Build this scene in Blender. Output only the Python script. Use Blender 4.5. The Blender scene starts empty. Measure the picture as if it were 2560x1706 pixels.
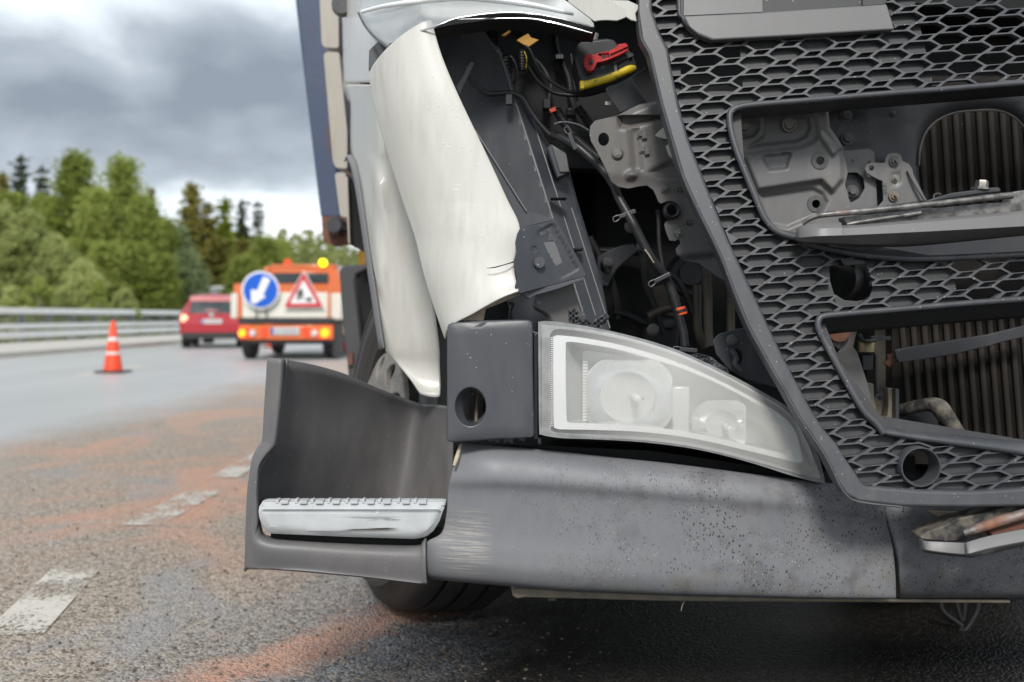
import bpy, bmesh, math, random
import numpy as np
from mathutils import Vector, Matrix
from mathutils.geometry import delaunay_2d_cdt
rnd = random.Random(7)
R = math.radians
SC = bpy.context.scene
COL = SC.collection

# ------------------------------------------------------------------ camera, world, sun, exposure
EYE = 0.85; HOR = 792.0; FPX = 2489.0
cam_d = bpy.data.cameras.new("camera"); cam = bpy.data.objects.new("camera", cam_d); COL.objects.link(cam)
cam.location = (0, 0, EYE); cam.rotation_euler = (R(90), 0, 0)
cam_d.lens = 35; cam_d.sensor_width = 36; cam_d.shift_y = (HOR - 853.0) / 2560.0
cam_d.clip_start = 0.05; cam_d.clip_end = 3000
cam_d.dof.use_dof = True; cam_d.dof.focus_distance = 1.96; cam_d.dof.aperture_fstop = 2.9; cam_d.dof.aperture_blades = 9
SC.camera = cam
SUN_EL, SUN_AZ = 38, 184          # azimuth measured clockwise from +Y
W = bpy.data.worlds.new("World"); SC.world = W; W.use_nodes = True
def build_world():
    nt = W.node_tree; N = nt.nodes; L = nt.links; N.clear()
    out = N.new("ShaderNodeOutputWorld")
    sky = N.new("ShaderNodeTexSky"); sky.sky_type = 'NISHITA'; sky.sun_disc = False
    sky.sun_elevation = R(SUN_EL); sky.sun_rotation = R(SUN_AZ)
    bg1 = N.new("ShaderNodeBackground"); bg1.inputs[1].default_value = 0.08
    L.new(sky.outputs[0], bg1.inputs[0])
    tc = N.new("ShaderNodeTexCoord")
    sep = N.new("ShaderNodeSeparateXYZ"); L.new(tc.outputs["Generated"], sep.inputs[0])
    def m(op, a, b=None, c=None):
        n = N.new("ShaderNodeMath"); n.operation = op
        for i, v in enumerate((a, b, c)):
            if v is None: continue
            if isinstance(v, (int, float)): n.inputs[i].default_value = v
            else: L.new(v, n.inputs[i])
        return n.outputs[0]
    z = m('MAXIMUM', sep.outputs[2], 0.0)
    den = m('ADD', z, 0.26)
    px = m('DIVIDE', sep.outputs[0], den); py = m('DIVIDE', sep.outputs[1], den)
    cv = N.new("ShaderNodeCombineXYZ"); L.new(px, cv.inputs[0]); L.new(py, cv.inputs[1])
    def noise(scale, detail, w, dist=0.0):
        n = N.new("ShaderNodeTexNoise"); n.noise_dimensions = '4D'
        n.inputs["Scale"].default_value = scale; n.inputs["Detail"].default_value = detail
        n.inputs["W"].default_value = w; n.inputs["Distortion"].default_value = dist
        n.inputs["Roughness"].default_value = 0.55
        L.new(cv.outputs[0], n.inputs["Vector"]); return n.outputs[0]
    n1 = noise(1.15, 3.0, 3.7, 0.3); n2 = noise(3.6, 6, 1.2, 0.35)
    mixv = m('ADD', m('MULTIPLY', n1, 0.72), m('MULTIPLY', n2, 0.28))
    # slow change with elevation: bright low band, dark bank of cloud above it
    el = m('ARCSINE', z)
    band = m('ABSOLUTE', m('SUBTRACT', el, R(11.5)))
    bank = m('SUBTRACT', 1.0, m('MINIMUM', m('DIVIDE', band, R(6.5)), 1.0))
    bank = m('MULTIPLY', m('MULTIPLY', bank, bank), m('SUBTRACT', 3.0, m('MULTIPLY', bank, 2.0)))
    v = m('SUBTRACT', mixv, m('MULTIPLY', bank, 0.13))
    low = m('SUBTRACT', 1.0, m('MINIMUM', m('DIVIDE', el, R(8.0)), 1.0))
    v = m('ADD', v, m('MULTIPLY', low, 0.05))
    ramp = N.new("ShaderNodeValToRGB"); L.new(v, ramp.inputs[0])
    e = ramp.color_ramp.elements
    e[0].position = 0.31; e[0].color = (0.16, 0.18, 0.21, 1)
    e[1].position = 0.66; e[1].color = (0.74, 0.765, 0.785, 1)
    a = e.new(0.42); a.color = (0.27, 0.30, 0.335, 1)
    b = e.new(0.51); b.color = (0.54, 0.585, 0.62, 1)
    c = e.new(0.575); c.color = (0.60, 0.64, 0.675, 1)
    bg2 = N.new("ShaderNodeBackground"); bg2.inputs[1].default_value = 1.0
    L.new(ramp.outputs[0], bg2.inputs[0])
    mx = N.new("ShaderNodeMixShader"); mx.inputs[0].default_value = 0.93
    L.new(bg1.outputs[0], mx.inputs[1]); L.new(bg2.outputs[0], mx.inputs[2])
    L.new(mx.outputs[0], out.inputs[0])
build_world()
sun_d = bpy.data.lights.new("sun", 'SUN'); sun = bpy.data.objects.new("sun", sun_d); COL.objects.link(sun)
sun_d.energy = 1.5; sun_d.angle = R(12); sun_d.color = (1.0, 0.965, 0.91)
sdir = Vector((math.sin(R(SUN_AZ)) * math.cos(R(SUN_EL)), math.cos(R(SUN_AZ)) * math.cos(R(SUN_EL)), math.sin(R(SUN_EL))))
sun.rotation_euler = sdir.to_track_quat('Z', 'Y').to_euler(); sun.location = sdir * 50
SC.view_settings.view_transform = 'Standard'; SC.view_settings.look = 'None'
SC.view_settings.exposure = 0.95; SC.view_settings.gamma = 1.0; SC.view_settings.use_curve_mapping = False
SC.cycles.max_bounces = 8; SC.cycles.transparent_max_bounces = 16
SC.cycles.use_denoising = True

# ------------------------------------------------------------------ coordinates
def P(u, v, d): return Vector(((u - 1280.0) / FPX * d, d, EYE - (v - HOR) / FPX * d))
def zoom(ox, oy, s):
    return lambda x, y: (ox + x / s, oy + y / s)
ZD0 = zoom(0, 0, 0.9191)
ZB = zoom(420, 640, 5.115); Z2 = zoom(700, 0, 3.92); Z3 = zoom(1040, 0, 3.564); Z4 = zoom(1240, 200, 3.92)
Z5 = zoom(1600, 0, 2.45); Z6 = zoom(1800, 560, 3.092); Y1 = zoom(580, 860, 2.45); Y2 = zoom(1100, 780, 2.353)
Y3 = zoom(1960, 1040, 2.355); Y4 = zoom(800, 380, 2.376); Y5 = zoom(1240, 500, 3.563); Y6 = zoom(1040, 1060, 2.353)
ZA = zoom(1840, 80, 7.843); ZC = zoom(2000, 240, 4.127); ZD = zoom(2060, 1000, 4.706); ZE = zoom(1000, 780, 4.355)
ZF = zoom(2040, 740, 4.356); ZG = zoom(740, 400, 2.904)
def zz(z, *pts): return [z(*p) for p in pts]

# ------------------------------------------------------------------ materials
MATS = {}
class NB:
    def __init__(s, name):
        s.m = bpy.data.materials.new(name); s.m.use_nodes = True
        s.nt = s.m.node_tree; s.N = s.nt.nodes; s.L = s.nt.links
        s.b = s.N["Principled BSDF"]; s.tc = s.N.new("ShaderNodeTexCoord"); s.geo = s.N.new("ShaderNodeNewGeometry")
        MATS[name] = s.m
    def lk(s, v, sock):
        if isinstance(v, (int, float)): sock.default_value = v
        elif isinstance(v, (tuple, list)): sock.default_value = tuple(v) + ((1,) if len(v) == 3 and len(sock.default_value) == 4 else ())
        else: s.L.new(v, sock)
    def math(s, op, a, b=0.0, clamp=False):
        n = s.N.new("ShaderNodeMath"); n.operation = op; n.use_clamp = clamp
        s.lk(a, n.inputs[0]); s.lk(b, n.inputs[1]); return n.outputs[0]
    def vec(s, world=False, scale=(1, 1, 1), rot=(0, 0, 0)):
        mp = s.N.new("ShaderNodeMapping"); mp.inputs["Scale"].default_value = scale; mp.inputs["Rotation"].default_value = rot
        s.L.new(s.geo.outputs["Position"] if world else s.tc.outputs["Object"], mp.inputs[0]); return mp.outputs[0]
    def noise(s, scale, detail=4, vec=None, rough=0.55, dist=0.0):
        n = s.N.new("ShaderNodeTexNoise"); n.inputs["Scale"].default_value = scale; n.inputs["Detail"].default_value = detail
        n.inputs["Roughness"].default_value = rough; n.inputs["Distortion"].default_value = dist
        s.L.new(vec if vec is not None else s.vec(), n.inputs["Vector"]); return n.outputs[0]
    def vor(s, scale, vec=None, feature='F1', out="Distance", rand=1.0):
        n = s.N.new("ShaderNodeTexVoronoi"); n.feature = feature; n.inputs["Scale"].default_value = scale
        n.inputs["Randomness"].default_value = rand
        s.L.new(vec if vec is not None else s.vec(), n.inputs["Vector"]); return n.outputs[out]
    def rng(s, v, a, b, c=0.0, d=1.0):
        n = s.N.new("ShaderNodeMapRange"); n.inputs[1].default_value = a; n.inputs[2].default_value = b
        n.inputs[3].default_value = c; n.inputs[4].default_value = d; s.lk(v, n.inputs[0]); return n.outputs[0]
    def mix(s, f, a, b):
        n = s.N.new("ShaderNodeMix"); n.data_type = 'RGBA'
        s.lk(f, n.inputs[0]); s.lk(a, n.inputs[6]); s.lk(b, n.inputs[7]); return n.outputs[2]
    def mul(s, a, b): return s.math('MULTIPLY', a, b)
    def bump(s, h, strength=0.3, dist=0.01, normal=None):
        n = s.N.new("ShaderNodeBump"); n.inputs["Strength"].default_value = strength; n.inputs["Distance"].default_value = dist
        s.lk(h, n.inputs["Height"])
        if normal is not None: s.L.new(normal, n.inputs["Normal"])
        return n.outputs[0]
    def fin(s, color=None, rough=None, metal=0.0, normal=None, coat=0.0, **kw):
        if color is not None: s.lk(color, s.b.inputs["Base Color"])
        if rough is not None: s.lk(rough, s.b.inputs["Roughness"])
        s.lk(metal, s.b.inputs["Metallic"]); s.lk(coat, s.b.inputs["Coat Weight"])
        if coat: s.b.inputs["Coat Roughness"].default_value = 0.06
        if normal is not None: s.L.new(normal, s.b.inputs["Normal"])
        for k, v in kw.items(): s.lk(v, s.b.inputs[k])
        return s.m
    def specks(s, vscale, size, amount, world=True, vec=None):
        """sparse small spots: 1 where a spot is"""
        v = vec if vec is not None else s.vec(world)
        n = s.N.new("ShaderNodeTexVoronoi"); n.inputs["Scale"].default_value = vscale; s.L.new(v, n.inputs["Vector"])
        sp = s.N.new("ShaderNodeSeparateColor"); s.L.new(n.outputs["Color"], sp.inputs[0])
        return s.mul(s.math('LESS_THAN', n.outputs["Distance"], s.mul(s.math('ADD', sp.outputs[1], 0.3), size)), s.math('LESS_THAN', sp.outputs[0], amount))
    def box(s, sep, lo, hi, soft, axis=0):
        a = s.rng(sep.outputs[axis], lo, lo + soft); b = s.rng(sep.outputs[axis], hi, hi - soft); return s.mul(a, b)
    def sepP(s):
        n = s.N.new("ShaderNodeSeparateXYZ"); s.L.new(s.geo.outputs["Position"], n.inputs[0]); return n

def plain(name, c, rough=0.5, metal=0.0, var=0.12, scale=14, bump=0.0, coat=0.0, bs=120, **kw):
    s = NB(name); n = s.noise(scale, 5)
    c2 = tuple(x * (1 - var * 2) for x in c); c3 = tuple(min(1, x * (1 + var)) for x in c)
    col = s.mix(n, c2, c3)
    nr = s.bump(s.noise(bs, 3), bump, 0.002) if bump else None
    return s.fin(col, s.rng(n, 0.2, 0.8, max(0.02, rough - 0.06), min(1, rough + 0.08)), metal, nr, coat, **kw)

def dusty(name, c, rough=0.42, dust=(0.30, 0.28, 0.25), amt=0.35, speck=0.06, streak=True):
    """weathered moulded plastic: dust film in patches, pale chips, fine grain"""
    s = NB(name)
    n1 = s.noise(5, 5, s.vec(True)); n2 = s.noise(38, 4, s.vec(True, (1, 1, 0.25) if streak else (1, 1, 1)))
    film = s.mul(s.rng(n1, 0.35, 0.75), s.rng(n2, 0.3, 0.8))
    col = s.mix(s.mul(film, amt), c, dust)
    sp = s.specks(170, 0.16, speck)
    col = s.mix(s.mul(sp, 0.75), col, (0.52, 0.48, 0.42))
    sp2 = s.specks(60, 0.07, speck * 1.5)
    col = s.mix(s.mul(sp2, 0.6), col, (0.55, 0.52, 0.46))
    g = s.noise(900, 2, s.vec(True))
    return s.fin(col, s.rng(film, 0, 1, rough, min(1, rough + 0.25)), 0, s.bump(g, 0.12, 0.001))

def mats():
    # ---- bumper plastic with chips to the right and a scuffed lower left corner
    s = NB("bumper_plastic"); sep = s.sepP()
    v = s.vec(True)
    n1 = s.noise(3.2, 4, v); n2 = s.noise(45, 5, s.vec(True, (1, 1, 0.35)))
    base = s.mix(s.rng(n1, 0.3, 0.7), (0.165, 0.170, 0.186), (0.198, 0.200, 0.214))
    base = s.mix(s.mul(s.rng(n2, 0.35, 0.75), 0.28), base, (0.24, 0.235, 0.23))
    right = s.rng(sep.outputs[0], -0.06, 0.42)
    low = s.rng(sep.outputs[2], 0.62, 0.34)
    # mottled grime on the right, low part
    grime = s.mul(s.rng(s.noise(24, 7, v), 0.52, 0.72), s.mul(right, 0.5))
    base = s.mix(grime, base, (0.055, 0.052, 0.05))
    blot = s.mul(s.rng(s.noise(7, 3, s.vec(True, (1.6, 1, 1))), 0.60, 0.66), s.mul(s.rng(sep.outputs[0], 0.05, 0.3), 0.28))
    base = s.mix(blot, base, (0.05, 0.048, 0.05))
    for (sc, size, am, colr, k) in ((150, 0.24, 0.5, (0.028, 0.022, 0.02), 0.9), (210, 0.28, 0.6, (0.035, 0.028, 0.024), 0.85),
                                    (260, 0.20, 0.30, (0.5, 0.48, 0.43), 0.8), (55, 0.11, 0.25, (0.03, 0.022, 0.02), 0.9)):
        m_ = s.specks(sc, size, am, vec=s.vec(True, (1, 1, 0.72)))
        clus = s.rng(s.noise(9, 3, v), 0.32, 0.55)
        base = s.mix(s.mul(s.mul(m_, k), s.mul(clus, right)), base, colr)
    m_ = s.specks(95, 0.09, 0.16); base = s.mix(s.mul(m_, 0.8), base, (0.5, 0.48, 0.44))
    moss = s.mul(s.mul(s.rng(s.noise(14, 4, v), 0.5, 0.7), s.rng(sep.outputs[2], 0.40, 0.30)), right)
    base = s.mix(s.mul(moss, 0.55), base, (0.16, 0.15, 0.075))
    # scuff: horizontal scratches at the lower left corner
    scr = s.noise(75, 6, s.vec(True, (0.10, 0.10, 3.2)), rough=0.75)
    area = s.mul(s.box(sep, -0.158, -0.035, 0.035, 0), s.box(sep, 0.325, 0.475, 0.04, 2))
    edge = s.rng(s.noise(22, 4, v), 0.25, 0.6)
    scuff = s.mul(s.rng(scr, 0.47, 0.56), s.mul(area, edge))
    base = s.mix(s.mul(scuff, 0.6), base, (0.50, 0.465, 0.39))
    # smeared dent mark near the upper left
    area2 = s.mul(s.box(sep, -0.055, 0.045, 0.03, 0), s.box(sep, 0.60, 0.645, 0.016, 2))
    smear = s.mul(area2, s.rng(s.noise(18, 5, s.vec(True, (0.5, 1, 3.5)), dist=1.5), 0.40, 0.6))
    base = s.mix(s.mul(smear, 0.4), base, (0.07, 0.082, 0.095))
    h = s.math('ADD', s.mul(s.noise(700, 2, v), 0.25), s.math('ADD', s.mul(scuff, -1.5), s.mul(smear, 1.2)))
    rr = s.math('ADD', s.rng(n2, 0.3, 0.8, 0.46, 0.60), s.mul(grime, 0.3))
    s.fin(base, rr, 0, s.bump(h, 0.25, 0.0015))

    dusty("step_plastic", (0.130, 0.127, 0.131), 0.44, (0.26, 0.23, 0.20), 0.5, 0.10)
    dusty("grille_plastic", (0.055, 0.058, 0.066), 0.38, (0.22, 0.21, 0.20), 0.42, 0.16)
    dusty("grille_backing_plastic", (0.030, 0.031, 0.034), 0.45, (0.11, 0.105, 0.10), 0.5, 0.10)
    dusty("surround_plastic", (0.068, 0.072, 0.083), 0.36, (0.19, 0.19, 0.19), 0.35, 0.12)
    dusty("liner_plastic", (0.044, 0.049, 0.060), 0.42, (0.15, 0.14, 0.13), 0.55, 0.04)
    dusty("bar_plastic", (0.150, 0.148, 0.150), 0.40, (0.22, 0.20, 0.18), 0.4, 0.05)
    dusty("pressed_steel", (0.105, 0.104, 0.108), 0.38, (0.24, 0.20, 0.15), 0.65, 0.03)
    dusty("pressed_steel_light", (0.145, 0.144, 0.150), 0.36, (0.36, 0.31, 0.24), 0.6, 0.03)
    dusty("dark_steel", (0.040, 0.042, 0.049), 0.32, (0.08, 0.075, 0.07), 0.6, 0.03)
    dusty("mudguard_plastic", (0.06, 0.06, 0.066), 0.45, (0.14, 0.13, 0.12), 0.4, 0.02)
    # worn bar steel with rust
    s = NB("worn_steel"); v = s.vec(True)
    c = s.mix(s.rng(s.noise(55, 5, v), 0.35, 0.65), (0.10, 0.095, 0.09), (0.27, 0.26, 0.25))
    rust = s.rng(s.noise(5.5, 5, s.vec(True, (1, 1, 1))), 0.54, 0.66)
    c = s.mix(rust, c, s.mix(s.noise(60, 4, v), (0.10, 0.035, 0.02), (0.36, 0.17, 0.10)))
    s.fin(c, s.rng(rust, 0, 1, 0.38, 0.8), s.rng(rust, 0, 1, 0.5, 0.0), s.bump(s.noise(90, 4, v), 0.4, 0.002))
    s = NB("dirty_rubber"); v = s.vec(True)
    s.fin(s.mix(s.rng(s.noise(40, 5, v), 0.4, 0.65), (0.028, 0.028, 0.03), (0.17, 0.15, 0.12)), 0.75, 0, s.bump(s.noise(90, 4, v), 0.4, 0.003))
    # rubber and corrugated tube
    plain("black_rubber", (0.016, 0.016, 0.018), 0.5, var=0.2, bump=0.2)
    plain("cable_black", (0.020, 0.020, 0.023), 0.42, var=0.35, scale=40, bump=0.3)
    plain("black_plastic", (0.022, 0.022, 0.025), 0.34, var=0.3, scale=20)
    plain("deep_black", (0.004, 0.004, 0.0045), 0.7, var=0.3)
    plain("orange_tape", (0.80, 0.10, 0.03), 0.4)
    plain("red_plastic", (0.50, 0.012, 0.015), 0.35, var=0.15, scale=60)
    s = NB("yellow_plastic"); v = s.vec(True)
    s.fin(s.mix(s.rng(s.noise(60, 5, v), 0.55, 0.68), (0.70, 0.52, 0.02), (0.12, 0.10, 0.05)), 0.45)
    plain("amber_plastic", (0.50, 0.25, 0.02), 0.45)
    plain("bolt_metal", (0.22, 0.21, 0.19), 0.40, 0.75, 0.3, 60, 0.3)
    plain("bolt_grey", (0.12, 0.12, 0.12), 0.45, 0.3, 0.3, 60, 0.3)
    plain("brass_metal", (0.35, 0.29, 0.16), 0.4, 0.8, 0.3, 60, 0.3)
    plain("pipe_metal", (0.10, 0.088, 0.072), 0.5, 0.3, 0.3, 20, 0.2)
    plain("sand_cast", (0.26, 0.225, 0.17), 0.6, 0.1, 0.3, 30, 0.4)
    plain("torn_plastic", (0.09, 0.092, 0.10), 0.5, 0, 0.35, 60, 1.0, bs=160)
    plain("bare_edge", (0.55, 0.46, 0.34), 0.7, 0, 0.3, 60, 0.5)
    # cream paint, slightly dirty, wet beads
    def paint(name, c, dirt, coatw=1.0):
        s = NB(name); v = s.vec(True)
        n = s.noise(6, 4, v); st = s.noise(60, 4, s.vec(True, (1, 1, 0.12)))
        col = s.mix(s.mul(s.rng(st, 0.45, 0.7), s.mul(s.rng(n, 0.35, 0.65), 0.4)), c, dirt)
        sp = s.specks(110, 0.10, 0.09); col = s.mix(s.mul(sp, 0.85), col, (0.06, 0.05, 0.04))
        rub = s.mul(s.rng(s.noise(26, 5, s.vec(True, (1, 1, 0.3)), dist=1.0), 0.56, 0.66), s.rng(s.noise(5, 3, v), 0.5, 0.62)); col = s.mix(s.mul(rub, 0.25), col, dirt)
        sp3 = s.sepP(); cr = s.noise(26, 2, s.vec(True, (1, 1, 0.10), (0, R(38), 0))); ar = s.mul(s.box(sp3, -0.27, -0.06, 0.05, 0), s.box(sp3, 0.86, 1.08, 0.05, 2))
        s.fin(col, 0.40, 0, s.bump(s.math('ADD', s.mul(s.noise(8, 2, v), 0.2), s.mul(s.mul(cr, ar), 1.6)), 0.35, 0.006), coatw)
    paint("cream_paint", (0.545, 0.535, 0.495), (0.36, 0.33, 0.28), 0.12)
    paint("white_paint", (0.66, 0.64, 0.61), (0.42, 0.39, 0.34), 0.25)
    paint("beige_panel_paint", (0.42, 0.39, 0.34), (0.3, 0.26, 0.22), 0.4)
    s = NB("blue_steel_paint"); v = s.vec(True)
    rust = s.rng(s.noise(2.8, 6, s.vec(True, (3, 3, 1.2))), 0.56, 0.66)
    c = s.mix(s.noise(5, 5, v), (0.030, 0.048, 0.105), (0.062, 0.085, 0.15))
    s.fin(s.mix(rust, c, (0.10, 0.05, 0.04)), 0.5, 0, s.bump(s.noise(25, 3, v), 0.2, 0.005))
    plain("rusty_casting", (0.19, 0.085, 0.055), 0.75, 0, 0.4, 12, 0.5, bs=40)
    s = NB("tread_metal"); v = s.vec(True)
    c = s.mix(s.rng(s.noise(20, 5, v), 0.3, 0.7), (0.46, 0.475, 0.485), (0.56, 0.575, 0.585))
    c = s.mix(s.mul(s.specks(130, 0.12, 0.08), 0.6), c, (0.12, 0.11, 0.1))
    sep = s.sepP()
    gou = s.mul(s.rng(s.noise(42, 4, s.vec(True, (0.13, 0.13, 2.4))), 0.56, 0.60), s.mul(s.box(sep, -0.36, -0.21, 0.04, 0), s.box(sep, 0.418, 0.452, 0.008, 2)))
    c = s.mix(gou, c, (0.05, 0.045, 0.04))
    s.fin(c, 0.5, 0.0, s.bump(s.mul(gou, -1), 0.5, 0.002))
    # lamp materials
    s = NB("lamp_bezel_silver"); s.fin(s.mix(s.noise(15, 3), (0.86, 0.87, 0.88), (0.93, 0.94, 0.95)), 0.30, 0.25)
    s = NB("lamp_housing_grey"); s.fin(s.mix(s.noise(9, 3), (0.60, 0.61, 0.60), (0.72, 0.73, 0.71)), 0.30, 0.35)
    s = NB("lamp_reflector_chrome"); s.fin((0.88, 0.89, 0.90), s.rng(s.noise(12, 3), 0, 1, 0.08, 0.20), 0.95)
    s = NB("lamp_rim_clouded")
    rib = s.N.new("ShaderNodeTexWave"); rib.wave_type = 'BANDS'; rib.bands_direction = 'Z'; rib.inputs["Scale"].default_value = 55
    s.L.new(s.vec(True), rib.inputs["Vector"])
    c = s.mix(s.rng(s.noise(40, 5, s.vec(True)), 0.35, 0.7), (0.22, 0.225, 0.235), (0.33, 0.335, 0.34))
    s.fin(c, 0.22, 0, None, 0.6)
    plain("lamp_groove_dark", (0.07, 0.073, 0.085), 0.25, 0, 0.3, 60)
    def lens(name, fog, tint, foglo=0.0, side=False):
        s = NB(name); N, L = s.N, s.L
        v = s.vec(True)
        tr = N.new("ShaderNodeBsdfTransparent"); tr.inputs[0].default_value = (*tint, 1)
        di = N.new("ShaderNodeBsdfDiffuse"); di.inputs[0].default_value = (0.88, 0.87, 0.83, 1)
        gl = N.new("ShaderNodeBsdfGlossy"); gl.inputs["Roughness"].default_value = 0.06
        lw_ = N.new("ShaderNodeLayerWeight"); lw_.inputs[0].default_value = 0.5; fr_ = s.math('ADD', s.mul(s.math('POWER', lw_.outputs[1], 4.0), 0.7), 0.04)
        f = s.rng(s.noise(3.0, 1, v), 0.35, 0.65, foglo, fog)
        if side: f = s.math('ADD', f, s.rng(s.sepP().outputs[0], 0.12, 0.32, 0.0, 0.30))
        m1 = N.new("ShaderNodeMixShader"); L.new(f, m1.inputs[0]); L.new(tr.outputs[0], m1.inputs[1]); L.new(di.outputs[0], m1.inputs[2])
        m2 = N.new("ShaderNodeMixShader"); L.new(fr_, m2.inputs[0]); L.new(m1.outputs[0], m2.inputs[1]); L.new(gl.outputs[0], m2.inputs[2])
        sp = s.mul(s.specks(70, 0.09, 0.09), 0.85); di2 = N.new("ShaderNodeBsdfDiffuse"); di2.inputs[0].default_value = (0.10, 0.07, 0.05, 1)
        m3 = N.new("ShaderNodeMixShader"); L.new(sp, m3.inputs[0]); L.new(m2.outputs[0], m3.inputs[1]); L.new(di2.outputs[0], m3.inputs[2])
        L.new(m3.outputs[0], N["Material Output"].inputs[0])
    lens("fog_lamp_lens", 0.20, (0.99, 0.99, 0.985), 0.07, True)
    lens("clear_lens", 0.10, (0.96, 0.97, 0.98), 0.02)
    s = NB("clear_bead"); s.fin((0.75, 0.74, 0.70), 0.03, 0); s.b.inputs["Specular IOR Level"].default_value = 1.0
    # radiator core: very fine horizontal fins
    s = NB("radiator_core"); w = s.N.new("ShaderNodeTexWave"); w.bands_direction = 'Z'; w.inputs["Scale"].default_value = 95
    w.inputs["Distortion"].default_value = 1.5; w.inputs["Detail"].default_value = 2; s.L.new(s.vec(True), w.inputs["Vector"])
    c = s.mix(w.outputs[1], (0.003, 0.0022, 0.0018), (0.032, 0.023, 0.016))
    c = s.mix(s.mul(s.specks(60, 0.12, 0.05), 0.8), c, (0.30, 0.24, 0.14))
    s.fin(c, 0.7, 0, s.bump(w.outputs[1], 0.8, 0.004))
    plain("radiator_tube_metal", (0.034, 0.025, 0.018), 0.65, 0.1, 0.35, 8, 0.3)
    # tyre, rim
    plain("tyre_rubber", (0.030, 0.028, 0.027), 0.62, 0, 0.3, 10, 0.3, bs=60)
    plain("tyre_sidewall_rubber", (0.034, 0.030, 0.027), 0.6, 0, 0.25, 8, 0.2)
    plain("rim_metal", (0.26, 0.24, 0.215), 0.55, 0.1, 0.45, 22, 0.3)
    # vehicles
    plain("orange_vehicle_paint", (0.72, 0.155, 0.035), 0.35, 0, 0.06, 5, coat=0.8)
    plain("red_vehicle_paint", (0.40, 0.014, 0.024), 0.35, 0, 0.05, 5, coat=0.5)
    plain("white_board_paint", (0.72, 0.70, 0.62), 0.5, 0, 0.08, 5)
    plain("dark_chassis", (0.03, 0.03, 0.032), 0.6)
    plain("car_window_glass", (0.02, 0.032, 0.038), 0.08, 0, 0.2, 3, coat=0.5)
    plain("sign_blue", (0.0, 0.10, 0.55), 0.4, 0, 0.02)
    plain("sign_white", (0.80, 0.80, 0.80), 0.4, 0, 0.02)
    plain("sign_red", (0.55, 0.02, 0.03), 0.4, 0, 0.02)
    plain("sign_black", (0.02, 0.02, 0.02), 0.5)
    plain("plate_white", (0.65, 0.66, 0.66), 0.4)
    plain("plate_blue", (0.03, 0.06, 0.35), 0.4)
    plain("plate_print_grey", (0.28, 0.29, 0.31), 0.4)
    plain("chrome_trim", (0.75, 0.75, 0.76), 0.2, 1.0, 0.05)
    plain("lamp_red_plastic", (0.5, 0.02, 0.02), 0.2)
    def emit(name, c, st):
        s = NB(name); s.fin(c, 0.3); s.b.inputs["Emission Color"].default_value = (*c, 1); s.b.inputs["Emission Strength"].default_value = st
    emit("beacon_glow_yellow", (1.0, 0.72, 0.0), 1.6)
    emit("tail_glow_orange", (1.0, 0.28, 0.01), 1.3)
    emit("tail_glow_red", (1.0, 0.035, 0.015), 1.0)
    emit("tail_glow_pale", (1.0, 0.42, 0.25), 0.9)
    plain("cone_orange", (0.85, 0.075, 0.02), 0.5, 0, 0.08)
    plain("cone_white", (0.78, 0.78, 0.76), 0.4, 0, 0.08)
    plain("guardrail_steel", (0.86, 0.87, 0.86), 0.5, 0.0, 0.12, 2)
    plain("guardrail_post_steel", (0.20, 0.22, 0.23), 0.5, 0.3, 0.15, 2)
    plain("far_grey_panel", (0.28, 0.31, 0.34), 0.5)
    plain("sticker_white", (0.5, 0.49, 0.47), 0.5)
    # foliage
    def leaf(name, a, b, tr=0.35):
        s = NB(name); N, L = s.N, s.L
        oi = N.new("ShaderNodeObjectInfo")
        n = s.noise(0.55, 3); n2 = s.noise(2.6, 2)
        f = s.math('ADD', s.mul(n, 0.6), s.math('ADD', s.mul(n2, 0.35), s.mul(oi.outputs["Random"], 0.25)))
        c = s.mix(s.rng(f, 0.38, 0.78), a, b)
        d = N.new("ShaderNodeBsdfDiffuse"); t = N.new("ShaderNodeBsdfTranslucent"); L.new(c, d.inputs[0]); L.new(c, t.inputs[0])
        m_ = N.new("ShaderNodeMixShader"); m_.inputs[0].default_value = tr; L.new(d.outputs[0], m_.inputs[1]); L.new(t.outputs[0], m_.inputs[2])
        L.new(m_.outputs[0], N["Material Output"].inputs[0])
    leaf("birch_leaves", (0.205, 0.255, 0.05), (0.46, 0.52, 0.16), 0.5)
    leaf("willow_leaves", (0.30, 0.345, 0.12), (0.60, 0.64, 0.28), 0.5)
    leaf("aspen_leaves", (0.14, 0.20, 0.10), (0.28, 0.34, 0.17), 0.45)
    leaf("spruce_needles", (0.15, 0.155, 0.045), (0.34, 0.31, 0.09), 0.45)
    leaf("bright_spruce_needles", (0.11, 0.16, 0.025), (0.24, 0.29, 0.045), 0.4)
    leaf("thin_spruce_needles", (0.06, 0.075, 0.05), (0.13, 0.15, 0.09), 0.3)
    leaf("far_forest_leaves", (0.15, 0.18, 0.065), (0.30, 0.33, 0.13), 0.4)
    plain("birch_bark", (0.42, 0.40, 0.36), 0.8, 0, 0.4, 3)
    plain("spruce_bark", (0.09, 0.065, 0.05), 0.85, 0, 0.3, 3)
    leaf("grass_blades", (0.06, 0.085, 0.02), (0.16, 0.18, 0.05), 0.2)
mats()
def M(n): return MATS[n]

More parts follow.
